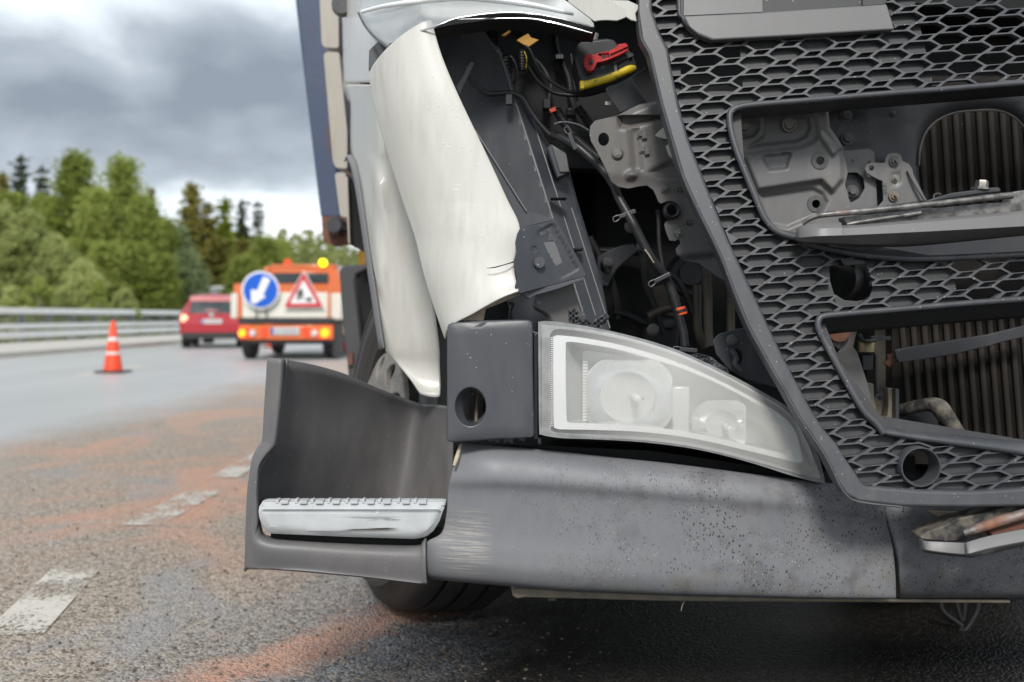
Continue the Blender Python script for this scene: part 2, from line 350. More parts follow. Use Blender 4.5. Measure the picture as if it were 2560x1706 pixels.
# ------------------------------------------------------------------ mesh helpers
def link(name, me, mat, parent=None, loc=None):
    o = bpy.data.objects.new(name, me); COL.objects.link(o)
    if mat: me.materials.append(M(mat))
    if loc is not None: o.location = loc
    if parent is not None: setparent(o, parent)
    return o
def wloc(o):
    p = Vector((0, 0, 0))
    while o is not None: p = p + Vector(o.location) if o.parent is None else p + Vector(o.location); o = o.parent
    return p
def setparent(o, parent):
    # every parent here is an unrotated root or a mesh whose location is stored as an absolute offset
    o.parent = parent
    o.location = Vector(o.location) - wloc(parent)
def from_world(name, verts, faces, mat, parent=None, smooth=None, bevel=0, bseg=2, solid=0, kind=None, label=None, tri=False):
    """mesh from world-space vertices; the origin goes to the bounding-box centre"""
    co = np.array([tuple(v) for v in verts], dtype=float)
    c = (co.min(0) + co.max(0)) / 2
    me = bpy.data.meshes.new(name); me.from_pydata((co - c).tolist(), [], [tuple(f) for f in faces]); me.validate()
    if smooth is not None:
        me.polygons.foreach_set("use_smooth", [True] * len(me.polygons)); me.set_sharp_from_angle(angle=R(smooth))
    me.update()
    o = link(name, me, mat, parent, Vector(c))
    if solid:
        m = o.modifiers.new("s", 'SOLIDIFY'); m.thickness = solid; m.offset = -1
    if bevel:
        m = o.modifiers.new("b", 'BEVEL'); m.width = bevel; m.segments = bseg; m.limit_method = 'ANGLE'; m.angle_limit = R(38)
        m.harden_normals = False
    if kind: o["kind"] = kind
    if label: o["label"] = label
    return o
def thing(name, label, cat, loc, group=None):
    e = bpy.data.objects.new(name, None); COL.objects.link(e); e.location = loc; e.empty_display_size = 0.2
    e["label"] = label; e["category"] = cat
    if group: e["group"] = group
    return e
def tag(o, label, cat, group=None):
    o["label"] = label; o["category"] = cat
    if group: o["group"] = group
    return o
def inpoly(x, y, poly):
    c = False; n = len(poly); j = n - 1
    for i in range(n):
        xi, yi = poly[i]; xj, yj = poly[j]
        if (yi > y) != (yj > y) and x < (xj - xi) * (y - yi) / (yj - yi) + xi: c = not c
        j = i
    return c
def sdist(x, y, poly):
    """signed distance to a closed polygon, positive inside"""
    best = 1e9; n = len(poly); j = n - 1
    for i in range(n):
        ax, ay = poly[j]; bx, by = poly[i]; dx, dy = bx - ax, by - ay
        t = max(0, min(1, ((x - ax) * dx + (y - ay) * dy) / (dx * dx + dy * dy + 1e-9)))
        d = math.hypot(x - ax - t * dx, y - ay - t * dy)
        best = min(best, d); j = i
    return best if inpoly(x, y, poly) else -best
def sstep(a, b, x):
    t = max(0, min(1, (x - a) / (b - a))); return t * t * (3 - 2 * t)
def rounded(poly, r, seg=3):
    out = []; n = len(poly)
    for i in range(n):
        p0 = Vector(poly[i - 1]); p = Vector(poly[i]); p1 = Vector(poly[(i + 1) % n])
        a = p0 - p; b = p1 - p; la, lb = a.length, b.length
        if la < 1e-6 or lb < 1e-6: continue
        k = min(r, la * 0.45, lb * 0.45); pa = p + a * (k / la); pb = p + b * (k / lb)
        for s in range(seg + 1):
            t = s / seg; q = pa * (1 - t) ** 2 + p * 2 * t * (1 - t) + pb * t * t
            out.append((q.x, q.y))
    return out
def ell(cx, cy, rx, ry, n=24, rot=0):
    c, s = math.cos(rot), math.sin(rot)
    return [(cx + rx * math.cos(t) * c - ry * math.sin(t) * s, cy + rx * math.cos(t) * s + ry * math.sin(t) * c) for t in [2 * math.pi * i / n for i in range(n)]]
def spline(pts, n=6, closed=False):
    """Catmull-Rom through the points"""
    V = [np.array(p, dtype=float) for p in pts]; out = []
    m = len(V); rngi = range(m) if closed else range(m - 1)
    for i in rngi:
        p1, p2 = V[i], V[(i + 1) % m]
        p0 = V[i - 1] if (i > 0 or closed) else 2 * p1 - p2
        p3 = V[(i + 2) % m] if (i + 2 < m or closed) else 2 * p2 - p1
        for k in range(n):
            t = k / n
            out.append(tuple(0.5 * ((2 * p1) + (-p0 + p2) * t + (2 * p0 - 5 * p1 + 4 * p2 - p3) * t * t + (-p0 + 3 * p1 - 3 * p2 + p3) * t ** 3)))
    if not closed: out.append(tuple(V[-1]))
    return out
def plate(name, outer, holes, depth, thick, mat, parent=None, mapf=None, ext=None, grid=0, bevel=0.0, bseg=2, smooth=40, keep=None, extra=None, warp_back=0.0, kind=None, label=None):
    """a sheet with holes, cut by a constrained triangulation, given real thickness"""
    dfn = depth if callable(depth) else (lambda u, v: depth)
    mf = mapf or (lambda u, v: P(u, v, dfn(u, v)))
    ev = (lambda u, v: Vector((0, thick, 0))) if ext is None else (ext if callable(ext) else (lambda u, v: Vector(ext)))
    pts = []; edges = []
    def loop(l):
        b = len(pts); pts.extend(l); edges.extend([(b + i, b + (i + 1) % len(l)) for i in range(len(l))])
    loop(outer)
    for h in holes: loop(h)
    for l in (extra or []): loop(l)
    if grid:
        xs = [p[0] for p in outer]; ys = [p[1] for p in outer]
        y = min(ys) + grid * 0.5
        while y < max(ys):
            x = min(xs) + grid * 0.5
            while x < max(xs):
                if sdist(x, y, outer) > grid * 0.3 and all(sdist(x, y, h) < -grid * 0.3 for h in holes): pts.append((x, y))
                x += grid
            y += grid
    vo, eo, fo, ov, oe, of = delaunay_2d_cdt([Vector(p) for p in pts], edges, [], 0, 1e-5)
    keepf = keep or (lambda x, y: inpoly(x, y, outer) and not any(inpoly(x, y, h) for h in holes))
    tris = []
    for f in fo:
        cx = sum(vo[i].x for i in f) / len(f); cy = sum(vo[i].y for i in f) / len(f)
        if keepf(cx, cy): tris.append(list(f))
    used = sorted({i for f in tris for i in f}); idx = {v: k for k, v in enumerate(used)}
    F = []; n = len(used); V = []
    for i in used: V.append(mf(vo[i].x, vo[i].y))
    for k, i in enumerate(used): V.append(V[k] + ev(vo[i].x, vo[i].y))
    # orient the front towards the camera side (opposite to ext)
    cnt = {}
    for f in tris:
        a, b, c = [V[idx[i]] for i in f[:3]]
        nrm = (b - a).cross(c - a); e = ev(vo[f[0]].x, vo[f[0]].y)
        if nrm.dot(e) > 0: f.reverse()
        F.append([idx[i] for i in f]); F.append([idx[i] + n for i in reversed(f)])
        for q in range(len(f)):
            e2 = (idx[f[q]], idx[f[(q + 1) % len(f)]]); cnt[e2] = cnt.get(e2, 0) + 1
    for (a, b) in list(cnt):
        if (b, a) not in cnt: F.append([b, a, a + n, b + n])
    return from_world(name, V, F, mat, parent, smooth, bevel, bseg, kind=kind, label=label)
def loft(name, rows, mat, parent=None, nu=4, nv=4, solid=0.004, bevel=0, smooth=40, curve=True, kind=None, label=None, world=False):
    """rows of (u, v, depth) control points -> smooth sheet with thickness"""
    R3 = [[tuple(Vector(p)) if world else tuple(P(*p)) for p in r] for r in rows]
    g = [spline(r, nu) for r in R3]
    cols = list(zip(*g)); cols = [spline(c, nv) for c in cols]
    nr, nc = len(cols[0]), len(cols)
    V = [cols[j][i] for i in range(nr) for j in range(nc)]
    F = [[i * nc + j, i * nc + j + 1, (i + 1) * nc + j + 1, (i + 1) * nc + j] for i in range(nr - 1) for j in range(nc - 1)]
    tot = Vector((0, 0, 0)); ctr = Vector((0, 0, 0))
    for f in F:
        a, b, c, d = [Vector(V[i]) for i in f]; tot += (c - a).cross(d - b); ctr += a
    ctr /= max(1, len(F))
    if tot.dot(ctr - Vector((0, 0, EYE))) > 0: F = [f[::-1] for f in F]
    return from_world(name, V, F, mat, parent, smooth, bevel, 2, solid=solid, kind=kind, label=label)
def tube(name, pts, r, mat, parent=None, n=10, sub=6, corr=0, corr_n=0, world=False, cap=True, kind=None, label=None, smooth=50):
    """swept tube through (u, v, depth) points; r in metres, a number or one per point; corr gives rings"""
    W3 = [Vector(p) if world else P(*p) for p in pts]
    rr = [r] * len(pts) if isinstance(r, (int, float)) else list(r)
    path = spline([(*p, q) for p, q in zip(W3, rr)], sub) if sub > 1 else [(*p, q) for p, q in zip(W3, rr)]
    if corr:
        # resample evenly
        P3 = [Vector(p[:3]) for p in path]; L = [0]
        for a, b in zip(P3, P3[1:]): L.append(L[-1] + (b - a).length)
        tot = L[-1]; k = int(tot / corr) * 4; new = []; j = 0
        for i in range(k + 1):
            s = tot * i / k
            while j < len(L) - 2 and L[j + 1] < s: j += 1
            t = (s - L[j]) / max(1e-9, L[j + 1] - L[j]); q = P3[j].lerp(P3[j + 1], t)
            rad = path[j][3] * (1.0 if i % 4 in (0, 1) else 0.80)
            new.append((*q, rad))
        path = new
    V = []; F = []; up = Vector((0.13, 0.2, 1)).normalized(); m = len(path)
    prev = None
    for i, p in enumerate(path):
        a = Vector(path[max(0, i - 1)][:3]); b = Vector(path[min(m - 1, i + 1)][:3]); t = (b - a)
        t = t.normalized() if t.length > 1e-9 else Vector((0, 0, 1))
        x = (prev - t * prev.dot(t)) if prev is not None else (up - t * up.dot(t))
        if x.length < 1e-4: x = t.orthogonal()
        x.normalize(); y = t.cross(x); prev = x
        for k in range(n):
            an = 2 * math.pi * k / n; V.append(Vector(p[:3]) + (x * math.cos(an) + y * math.sin(an)) * p[3])
    for i in range(m - 1):
        for k in range(n):
            F.append([i * n + k, i * n + (k + 1) % n, (i + 1) * n + (k + 1) % n, (i + 1) * n + k])
    if cap: F.append(list(range(n))[::-1]); F.append([(m - 1) * n + k for k in range(n)])
    return from_world(name, V, F, mat, parent, smooth, kind=kind, label=label)
def boxw(name, lo, hi, mat, parent=None, bevel=0, rot=None, bseg=2, kind=None, label=None, smooth=None):
    (x0, y0, z0), (x1, y1, z1) = lo, hi
    V = [Vector(p) for p in ((x0, y0, z0), (x1, y0, z0), (x1, y1, z0), (x0, y1, z0), (x0, y0, z1), (x1, y0, z1), (x1, y1, z1), (x0, y1, z1))]
    if rot is not None: V = [rot @ v for v in V]
    F = [(0, 3, 2, 1), (4, 5, 6, 7), (0, 1, 5, 4), (1, 2, 6, 5), (2, 3, 7, 6), (3, 0, 4, 7)]
    return from_world(name, V, F, mat, parent, smooth if smooth else (30 if bevel else None), bevel, bseg, kind=kind, label=label)
def pbox(name, u0, v0, u1, v1, y0, y1, mat, parent=None, bevel=0, **kw):
    a = P(u0, v1, y0); b = P(u1, v0, y0)
    return boxw(name, (a.x, y0, a.z), (b.x, y1, b.z), mat, parent, bevel, **kw)
def lathe(name, prof, mat, origin, axis, parent=None, n=48, closed=False, smooth=35, phase=0.0, **kw):
    """prof: (radius, height along axis)"""
    ax = Vector(axis).normalized(); x = ax.orthogonal().normalized(); y = ax.cross(x); O = Vector(origin)
    V = []; F = []; m = len(prof)
    for k in range(n):
        a = 2 * math.pi * k / n + phase; d = x * math.cos(a) + y * math.sin(a)
        for (r, h) in prof: V.append(O + d * r + ax * h)
    for k in range(n):
        k2 = (k + 1) % n
        for i in range(m if closed else m - 1):
            j = (i + 1) % m; F.append([k * m + i, k2 * m + i, k2 * m + j, k * m + j])
    return from_world(name, V, F, mat, parent, smooth, **kw)
BOLT = {}
def bolt_mesh(kind):
    if kind in BOLT: return BOLT[kind]
    bm = bmesh.new()
    def cyl(r0, r1, z0, z1, n, ph=0.0):
        A = [bm.verts.new((r0 * math.cos(2 * math.pi * i / n + ph), z0, r0 * math.sin(2 * math.pi * i / n + ph))) for i in range(n)]
        B = [bm.verts.new((r1 * math.cos(2 * math.pi * i / n + ph), z1, r1 * math.sin(2 * math.pi * i / n + ph))) for i in range(n)]
        for i in range(n): bm.faces.new((A[i], A[(i + 1) % n], B[(i + 1) % n], B[i]))
        bm.faces.new(B[::-1]); bm.faces.new(A)
    if kind == 'hex':
        cyl(1.0, 0.97, 0.0, -0.16, 24); cyl(0.66, 0.66, -0.17, -0.62, 6); cyl(0.60, 0.50, -0.622, -0.70, 18)
    elif kind == 'flange':
        cyl(1.0, 0.72, 0.0, -0.2, 24); cyl(0.64, 0.62, -0.201, -0.42, 18); cyl(0.40, 0.36, -0.421, -0.58, 6)
    elif kind == 'stud':
        cyl(1.0, 0.98, 0.0, -0.18, 20); cyl(0.72, 0.70, -0.181, -0.55, 6); cyl(0.34, 0.28, -0.551, -1.2, 12)
    elif kind == 'clip':
        cyl(1.0, 1.0, 0.0, -0.25, 4, 0.6); cyl(0.5, 0.42, -0.251, -0.8, 8)
    elif kind == 'screw':
        cyl(1.0, 0.95, 0, -0.1, 24); cyl(0.70, 0.55, -0.101, -0.3, 20); cyl(0.22, 0.2, -0.301, -0.302, 6)
    bmesh.ops.recalc_face_normals(bm, faces=bm.faces)
    me = bpy.data.meshes.new("bolt_" + kind); bm.to_mesh(me); bm.free()
    BOLT[kind] = me; return me
def bolt(u, v, d, rpx, parent, kind='hex', mat='bolt_grey', name='bolt', spin=None):
    me = bolt_mesh(kind); key = kind + mat
    if key not in BOLT:
        m2 = me.copy(); m2.materials.append(M(mat)); BOLT[key] = m2
    o = bpy.data.objects.new(name, BOLT[key]); COL.objects.link(o)
    o.location = P(u, v, d); r = rpx / FPX * d; o.scale = (r, r, r)
    o.rotation_euler = (rnd.uniform(-0.08, 0.08), rnd.uniform(0, 1) if spin is None else spin, rnd.uniform(-0.1, 0.1))
    setparent(o, parent); return o

# ------------------------------------------------------------------ the setting
def sheet(name, x0, x1, y0, y1, z, mat, parent=None, kind="structure", nx=1, ny=1):
    V = []; F = []
    for j in range(ny + 1):
        for i in range(nx + 1): V.append((x0 + (x1 - x0) * i / nx, y0 + (y1 - y0) * j / ny, z))
    for j in range(ny):
        for i in range(nx):
            a = j * (nx + 1) + i; F.append((a, a + 1, a + nx + 2, a + nx + 1))
    return from_world(name, V, F, mat, parent, kind=kind)
def ground_mats():
    s = NB("asphalt"); sep = s.sepP(); v = s.vec(True)
    X, Y = sep.outputs[0], sep.outputs[1]
    big = s.noise(0.5, 4, s.vec(True, (1, 0.45, 1)), dist=0.6)
    # soft edge between the clean lane (left) and the dusty shoulder (right)
    wob = s.mul(s.math('SUBTRACT', s.noise(0.55, 3, v), 0.5), 1.6)
    sh = s.rng(s.math('ADD', X, wob), -3.75, -2.9)
    # aggregate
    vr = s.N.new("ShaderNodeTexVoronoi"); vr.inputs["Scale"].default_value = 105; s.L.new(v, vr.inputs["Vector"])
    sc = s.N.new("ShaderNodeSeparateColor"); s.L.new(vr.outputs["Color"], sc.inputs[0])
    stone = s.rng(sc.outputs[0], 0, 1); edge = s.rng(vr.outputs["Distance"], 0.25, 0.62)
    fine = s.noise(160, 3, v); mid = s.noise(26, 4, v)
    lane = s.mix(s.rng(s.noise(1.1, 5, s.vec(True, (1, 0.3, 1))), 0.3, 0.7), (0.35, 0.352, 0.35), (0.43, 0.432, 0.43))
    dark = s.mix(s.rng(s.math('ADD', s.mul(mid, 0.6), s.mul(sc.outputs[2], 0.4)), 0.3, 0.7), (0.065, 0.063, 0.063), (0.26, 0.258, 0.268))
    dark = s.mix(s.mul(s.math('GREATER_THAN', stone, 0.80), 0.8), dark, (0.36, 0.35, 0.34))
    dark = s.mix(s.mul(s.math('LESS_THAN', sc.outputs[1], 0.05), 0.9), dark, (0.42, 0.30, 0.18))
    brown = s.mix(s.rng(s.math('ADD', s.mul(s.noise(34, 5, v), 0.6), s.mul(sc.outputs[2], 0.4)), 0.28, 0.72), (0.14, 0.11, 0.083), (0.54, 0.455, 0.37))
    brown = s.mix(s.mul(s.math('GREATER_THAN', stone, 0.86), 0.6), brown, (0.46, 0.42, 0.36))
    # how dusty: decreasing towards the truck nose
    du = s.rng(s.math('ADD', s.math('ADD', X, s.mul(Y, -0.26)), s.mul(s.math('SUBTRACT', big, 0.5), 0.9)), -1.12, -1.75)
    shoulder = s.mix(du, dark, brown)
    # grey bare streaks inside the dust
    bare = s.rng(s.noise(1.7, 6, s.vec(True, (1.0, 0.7, 1)), dist=0.8), 0.53, 0.64)
    shoulder = s.mix(s.mul(s.mul(bare, du), 0.6), shoulder, s.mix(mid, (0.22, 0.22, 0.23), (0.42, 0.425, 0.44)))
    # spilled absorbent, orange
    o1 = s.rng(s.noise(1.15, 7, s.vec(True, (1.0, 0.62, 1)), rough=0.66, dist=0.9), 0.46, 0.60)
    far = s.rng(Y, 2.9, 4.2)
    o1 = s.mul(o1, s.mul(s.rng(X, -3.9, -2.9), far))
    band = s.math('ABSOLUTE', s.math('ADD', s.math('SUBTRACT', Y, 2.80), s.mul(s.math('ADD', X, 0.34), -1.35)))
    band = s.mul(s.rng(s.math('ADD', band, s.mul(s.math('SUBTRACT', s.noise(5, 5, v), 0.5), 0.75)), 0.26, 0.02), s.rng(X, 0.10, -0.14))
    o = s.math('MAXIMUM', o1, s.mul(band, 0.95))
    o = s.mul(o, s.rng(s.noise(75, 4, v), 0.30, 0.52))
    oc = s.mix(s.noise(20, 3, v), (0.52, 0.23, 0.13), (0.68, 0.40, 0.28))
    shoulder = s.mix(s.mul(o, 0.85), shoulder, oc)
    # shoulder blends to a paler, pinkish tone further off
    shoulder = s.mix(s.mul(s.rng(Y, 6, 14), 0.75), shoulder, s.mix(s.noise(0.8, 4, v), (0.42, 0.34, 0.29), (0.52, 0.43, 0.37)))
    shade_wet = s.mul(s.rng(s.math('ADD', s.math('ADD', X, s.mul(Y, -0.55)), s.mul(s.math('SUBTRACT', s.noise(2.2, 4, v), 0.5), 0.9)), -1.85, -1.38), s.rng(Y, 3.9, 3.3))  # shade under the truck nose painted into the asphalt, together with wet ground
    shoulder = s.mix(shade_wet, shoulder, s.mix(s.rng(stone, 0.5, 1.0), (0.006, 0.0055, 0.005), (0.030, 0.025, 0.020)))
    col = s.mix(sh, lane, shoulder)
    h = s.math('ADD', s.mul(edge, -1.0), s.math('ADD', s.mul(fine, 0.8), s.mul(mid, 0.8)))
    wet = s.rng(s.noise(1.3, 3, v), 0.40, 0.62)
    rough = s.mix(sh, (0.36, 0.36, 0.36), s.mix(s.mul(wet, s.math('SUBTRACT', 1.0, du)), (0.62, 0.62, 0.62), (0.20, 0.20, 0.20)))
    s.b.inputs['Specular IOR Level'].default_value = 0.4
    rough = s.mix(shade_wet, rough, (0.5, 0.5, 0.5))
    s.fin(col, rough, 0, s.bump(s.mul(h, s.rng(sh, 0, 1, 0.15, 1.0)), 0.7, 0.007))
    s = NB("road_paint"); v = s.vec(True)
    sp0 = s.sepP(); wear = s.rng(s.math('ADD', s.math('ADD', s.mul(s.noise(85, 4, v, rough=0.7), 0.8), s.mul(s.noise(5, 5, v), 0.6)), s.rng(sp0.outputs[1], 2.6, 3.4, 0.06, -0.02)), 0.64, 0.73)
    sp = s.sepP(); nearw = s.rng(sp.outputs[1], 6, 9)
    tr = s.N.new("ShaderNodeBsdfTransparent"); mx = s.N.new("ShaderNodeMixShader")
    s.fin(s.mix(s.noise(60, 3, v), (0.42, 0.38, 0.32), (0.74, 0.70, 0.62)), 0.5)
    s.L.new(s.math('MAXIMUM', wear, nearw), mx.inputs[0]); s.L.new(tr.outputs[0], mx.inputs[1]); s.L.new(s.b.outputs[0], mx.inputs[2])
    s.L.new(mx.outputs[0], s.N["Material Output"].inputs[0])
    s = NB("pavement_concrete"); v = s.vec(True)
    s.fin(s.mix(s.noise(2, 5, v), (0.40, 0.38, 0.34), (0.50, 0.48, 0.43)), 0.8)
    s = NB("grass_ground"); v = s.vec(True)
    s.fin(s.mix(s.noise(0.7, 5, v), (0.06, 0.075, 0.02), (0.15, 0.16, 0.05)), 0.95, 0, s.bump(s.noise(9, 4, v), 0.6, 0.05))
    s = NB("gravel_stone"); v = s.vec(True)
    s.fin(s.mix(s.noise(45, 2, v), (0.03, 0.027, 0.024), (0.22, 0.18, 0.14)), 0.8)
ground_mats()
sheet("ground", -900, 900, -900, 900, -0.05, "grass_ground")
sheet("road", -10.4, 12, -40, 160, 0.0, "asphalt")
pav = boxw("pavement", (-14.0, 12, -0.04), (-10.4, 150, 0.12), "pavement_concrete", None, 0.02, kind="structure")
# lane line dashes and the worn edge line near the truck
def dash(x0, y0, x1, y1, w):
    d = Vector((x1 - x0, y1 - y0, 0)); n = Vector((-d.y, d.x, 0)).normalized() * (w / 2); z = Vector((0, 0, 0.004))
    a, b = Vector((x0, y0, 0)) + z, Vector((x1, y1, 0)) + z
    o = from_world("painted_line", [a - n, b - n, b + n, a + n], [(0, 1, 2, 3)], "road_paint", kind="structure")
    return o
def gp(u, v):
    d = EYE * FPX / (v - HOR); return ((u - 1280) / FPX * d, d)
for a, b, w in (((30, 1590), (190, 1425), 0.16), ((350, 1315), (520, 1225), 0.17), ((560, 1195), (660, 1135), 0.15)):
    p, q = gp(*a), gp(*b); dash(*p, *q, w)
for y0, y1 in ((13.9, 17.0), (25, 28), (36, 39), (3.0, 6.0)):
    dash(-6.15 - (y0 - 14) * 0.05, y0, -6.15 - (y1 - 14) * 0.05, y1, 0.17)
dash(-10.1, 14, -10.25, 120, 0.14)

# ------------------------------------------------------------------ guardrail
gr = thing("guardrail", "pale grey steel guardrail with posts and three rails across the road", "guardrail", (-14.25, 35, 0))
def rail(z0, z1, x, name="rail", t=0.07):
    boxw(name, (x - t, 16, z0), (x, 95, z1), "guardrail_steel", gr, 0.012)
rail(0.93, 1.10, -14.20, t=0.12); rail(0.50, 0.645, -14.14); rail(0.22, 0.42, -14.12)
pm = None
for k in range(34):
    y = 17.4 + k * 1.66
    if pm is None:
        pm = boxw("post", (-14.36, y - 0.06, 0), (-14.23, y + 0.06, 0.96), "guardrail_post_steel", gr, 0.006)
    else:
        o = pm.copy(); COL.objects.link(o); o.parent = gr; o.location = pm.location + Vector((0, k * 1.66, 0))
# infill grid between the top and middle rails
V = []; F = []
def qbar(x, y0, y1, z0, z1):
    b = len(V); V.extend([(x, y0, z0), (x, y1, z0), (x, y1, z1), (x, y0, z1), (x + .012, y0, z0), (x + .012, y1, z0), (x + .012, y1, z1), (x + .012, y0, z1)])
    F.extend([(b, b + 1, b + 2, b + 3), (b + 4, b + 7, b + 6, b + 5), (b, b + 4, b + 5, b + 1), (b + 3, b + 2, b + 6, b + 7)])
for z in (0.68, 0.75, 0.82, 0.89): qbar(-14.31, 16, 95, z, z + 0.012)
y = 16.0
while y < 95: qbar(-14.33, y, y + 0.014, 0.645, 0.93); y += 0.12
from_world("infill_grid", V, F, "guardrail_post_steel", gr, kind="stuff")

# ------------------------------------------------------------------ foliage
def quads_mesh(name, C, S, mat, up=0.0):
    n = len(C); rg = np.random.RandomState(len(C) % 9973)
    a = rg.normal(size=(n, 3)); a[:, 2] *= 0.7; a /= np.linalg.norm(a, axis=1)[:, None]
    b = rg.normal(size=(n, 3)); b -= (b * a).sum(1)[:, None] * a; b /= np.linalg.norm(b, axis=1)[:, None]
    S = S[:, None]; asp = rg.uniform(0.45, 0.8, (n, 1))
    V = np.stack([C - a * S - b * S * asp, C + a * S * 0.6 - b * S * asp, C + a * S + b * S * asp * 0.3, C - a * S * 0.3 + b * S * asp], 1).reshape(-1, 3)
    me = bpy.data.meshes.new(name); me.vertices.add(4 * n); me.vertices.foreach_set("co", V.ravel())
    me.loops.add(4 * n); me.loops.foreach_set("vertex_index", np.arange(4 * n)); me.polygons.add(n)
    me.polygons.foreach_set("loop_start", np.arange(n) * 4); me.polygons.foreach_set("loop_total", np.full(n, 4))
    me.update(); me.validate(); me.materials.append(M(mat)); return me
def crown_decid(seed, width, mat, nc=110, per=52, base=0.06, top=0.5, leaf=0.011, cone_=False):
    rg = np.random.RandomState(seed); C = []; S = []
    lob = rg.uniform(0, 6.28, 4)
    for k in range(nc):
        h = base + (1 - base) * (rg.rand() ** 0.85)
        prof = min(1.15, 1.25 * (1 - (h - base) / (1 - base)) ** 0.72) * min(1, (h - base) / .16 + .35) if cone_ else math.sin(math.pi * min(1, ((h - base) / (1 - base)) ** top * 0.98 + 0.02)) ** 0.75
        an = rg.rand() * 6.283; wob = 1 + 0.22 * math.sin(2 * an + lob[0] + 5 * h) + 0.16 * math.sin(5 * an + lob[1] + 11 * h)
        r = width * prof * wob * math.sqrt(rg.uniform(0.25, 1.0))
        c = np.array([r * math.cos(an), r * math.sin(an), h - 0.02])
        sg = rg.uniform(0.018, 0.042)
        C.append(c + rg.normal(size=(per, 3)) * [sg, sg, sg * 0.75]); S.append(rg.uniform(0.6, 1.2, per) * leaf)
    return quads_mesh("crown", np.vstack(C), np.concatenate(S), mat)
def crown_spruce(seed, width, mat, tiers=26, base=0.04, sparse=1.0, leaf=0.0135):
    rg = np.random.RandomState(seed); C = []; S = []
    for t in range(tiers):
        f = (t + rg.uniform(-0.3, 0.3)) / tiers; h = base + (1 - base) * f; r = width * (1 - f) ** 0.9 * rg.uniform(0.8, 1.1) + 0.006
        nb = int(6 + 16 * (1 - f))
        for b in range(nb):
            if rg.rand() > sparse: continue
            an = rg.rand() * 6.283; L = r * rg.uniform(0.65, 1.15); k = max(6, int(30 * (L / width) + 6)); tt = rg.uniform(0.1, 1, k)
            x = L * tt * math.cos(an); y = L * tt * math.sin(an); z = h - 0.35 * L * tt + 0.12 * L * tt ** 2
            j = 0.009 + 0.012 * tt
            C.append(np.stack([x + rg.normal(size=k) * j, y + rg.normal(size=k) * j, z + rg.normal(size=k) * 0.008], 1)); S.append(rg.uniform(0.6, 1.2, k) * leaf)
    C.append(np.stack([rg.normal(size=60) * 0.004, rg.normal(size=60) * 0.004, rg.uniform(0.9, 1.0, 60)], 1)); S.append(np.full(60, 0.006))
    return quads_mesh("crown", np.vstack(C), np.concatenate(S), mat)
def trunk_mesh(mat, r=0.011, top=0.93, limbs=True):
    bm = bmesh.new()
    def seg(p0, p1, r0, r1, n=7):
        p0, p1 = Vector(p0), Vector(p1); t = (p1 - p0).normalized(); x = t.orthogonal().normalized(); y = t.cross(x)
        A = [bm.verts.new(p0 + (x * math.cos(6.2832 * i / n) + y * math.sin(6.2832 * i / n)) * r0) for i in range(n)]
        B = [bm.verts.new(p1 + (x * math.cos(6.2832 * i / n) + y * math.sin(6.2832 * i / n)) * r1) for i in range(n)]
        for i in range(n): bm.faces.new((A[i], A[(i + 1) % n], B[(i + 1) % n], B[i]))
    seg((0, 0, 0), (0.006, 0, 0.3), r, r * 0.75); seg((0.006, 0, 0.3), (-0.004, 0.004, 0.62), r * 0.75, r * 0.45); seg((-0.004, 0.004, 0.62), (0, 0, top), r * 0.45, r * 0.1)
    if limbs:
        rg = random.Random(5)
        for k in range(12):
            h = rg.uniform(0.2, 0.8); a = rg.uniform(0, 6.28); l = rg.uniform(0.07, 0.16)
            seg((0, 0, h), (l * math.cos(a), l * math.sin(a), h + l * 0.9), r * 0.32, r * 0.08, 5)
    me = bpy.data.meshes.new("trunk"); bm.to_mesh(me); bm.free(); me.materials.append(M(mat)); return me
TB, TS = trunk_mesh("birch_bark"), trunk_mesh("spruce_bark", 0.012, 0.98, False)
CR = {
    'birch': [crown_decid(11, 0.155, "birch_leaves", 260, 60, top=0.62, leaf=0.0115, cone_=True), crown_decid(12, 0.165, "birch_leaves", 260, 60, top=0.55, leaf=0.0115, cone_=True), crown_decid(14, 0.14, "birch_leaves", 240, 60, top=0.5, leaf=0.0115, cone_=True)],
    'willow': [crown_decid(21, 0.30, "willow_leaves", 260, 60, 0.02, 0.75, leaf=0.018), crown_decid(22, 0.32, "willow_leaves", 260, 60, 0.02, 0.7, leaf=0.018)],
    'aspen': [crown_decid(31, 0.24, "aspen_leaves", 240, 56, 0.02, 0.62, leaf=0.016)],
    'bush': [crown_decid(41, 0.36, "willow_leaves", 90, 36, 0.0, 0.8, leaf=0.026), crown_decid(42, 0.36, "birch_leaves", 90, 36, 0.0, 0.8, leaf=0.026)],
    'spruce': [crown_spruce(51, 0.17, "spruce_needles", 34), crown_spruce(52, 0.15, "spruce_needles", 30)],
    'bright': [crown_spruce(53, 0.13, "bright_spruce_needles", 30)],
    'thin': [crown_spruce(61, 0.085, "thin_spruce_needles", 26, sparse=0.62), crown_spruce(62, 0.095, "thin_spruce_needles", 24, sparse=0.55)],
}
KIND = {'birch': 'birch_tree', 'willow': 'willow_tree', 'aspen': 'aspen_tree', 'bush': 'roadside_bush', 'spruce': 'spruce_tree', 'bright': 'spruce_tree', 'thin': 'spruce_tree'}
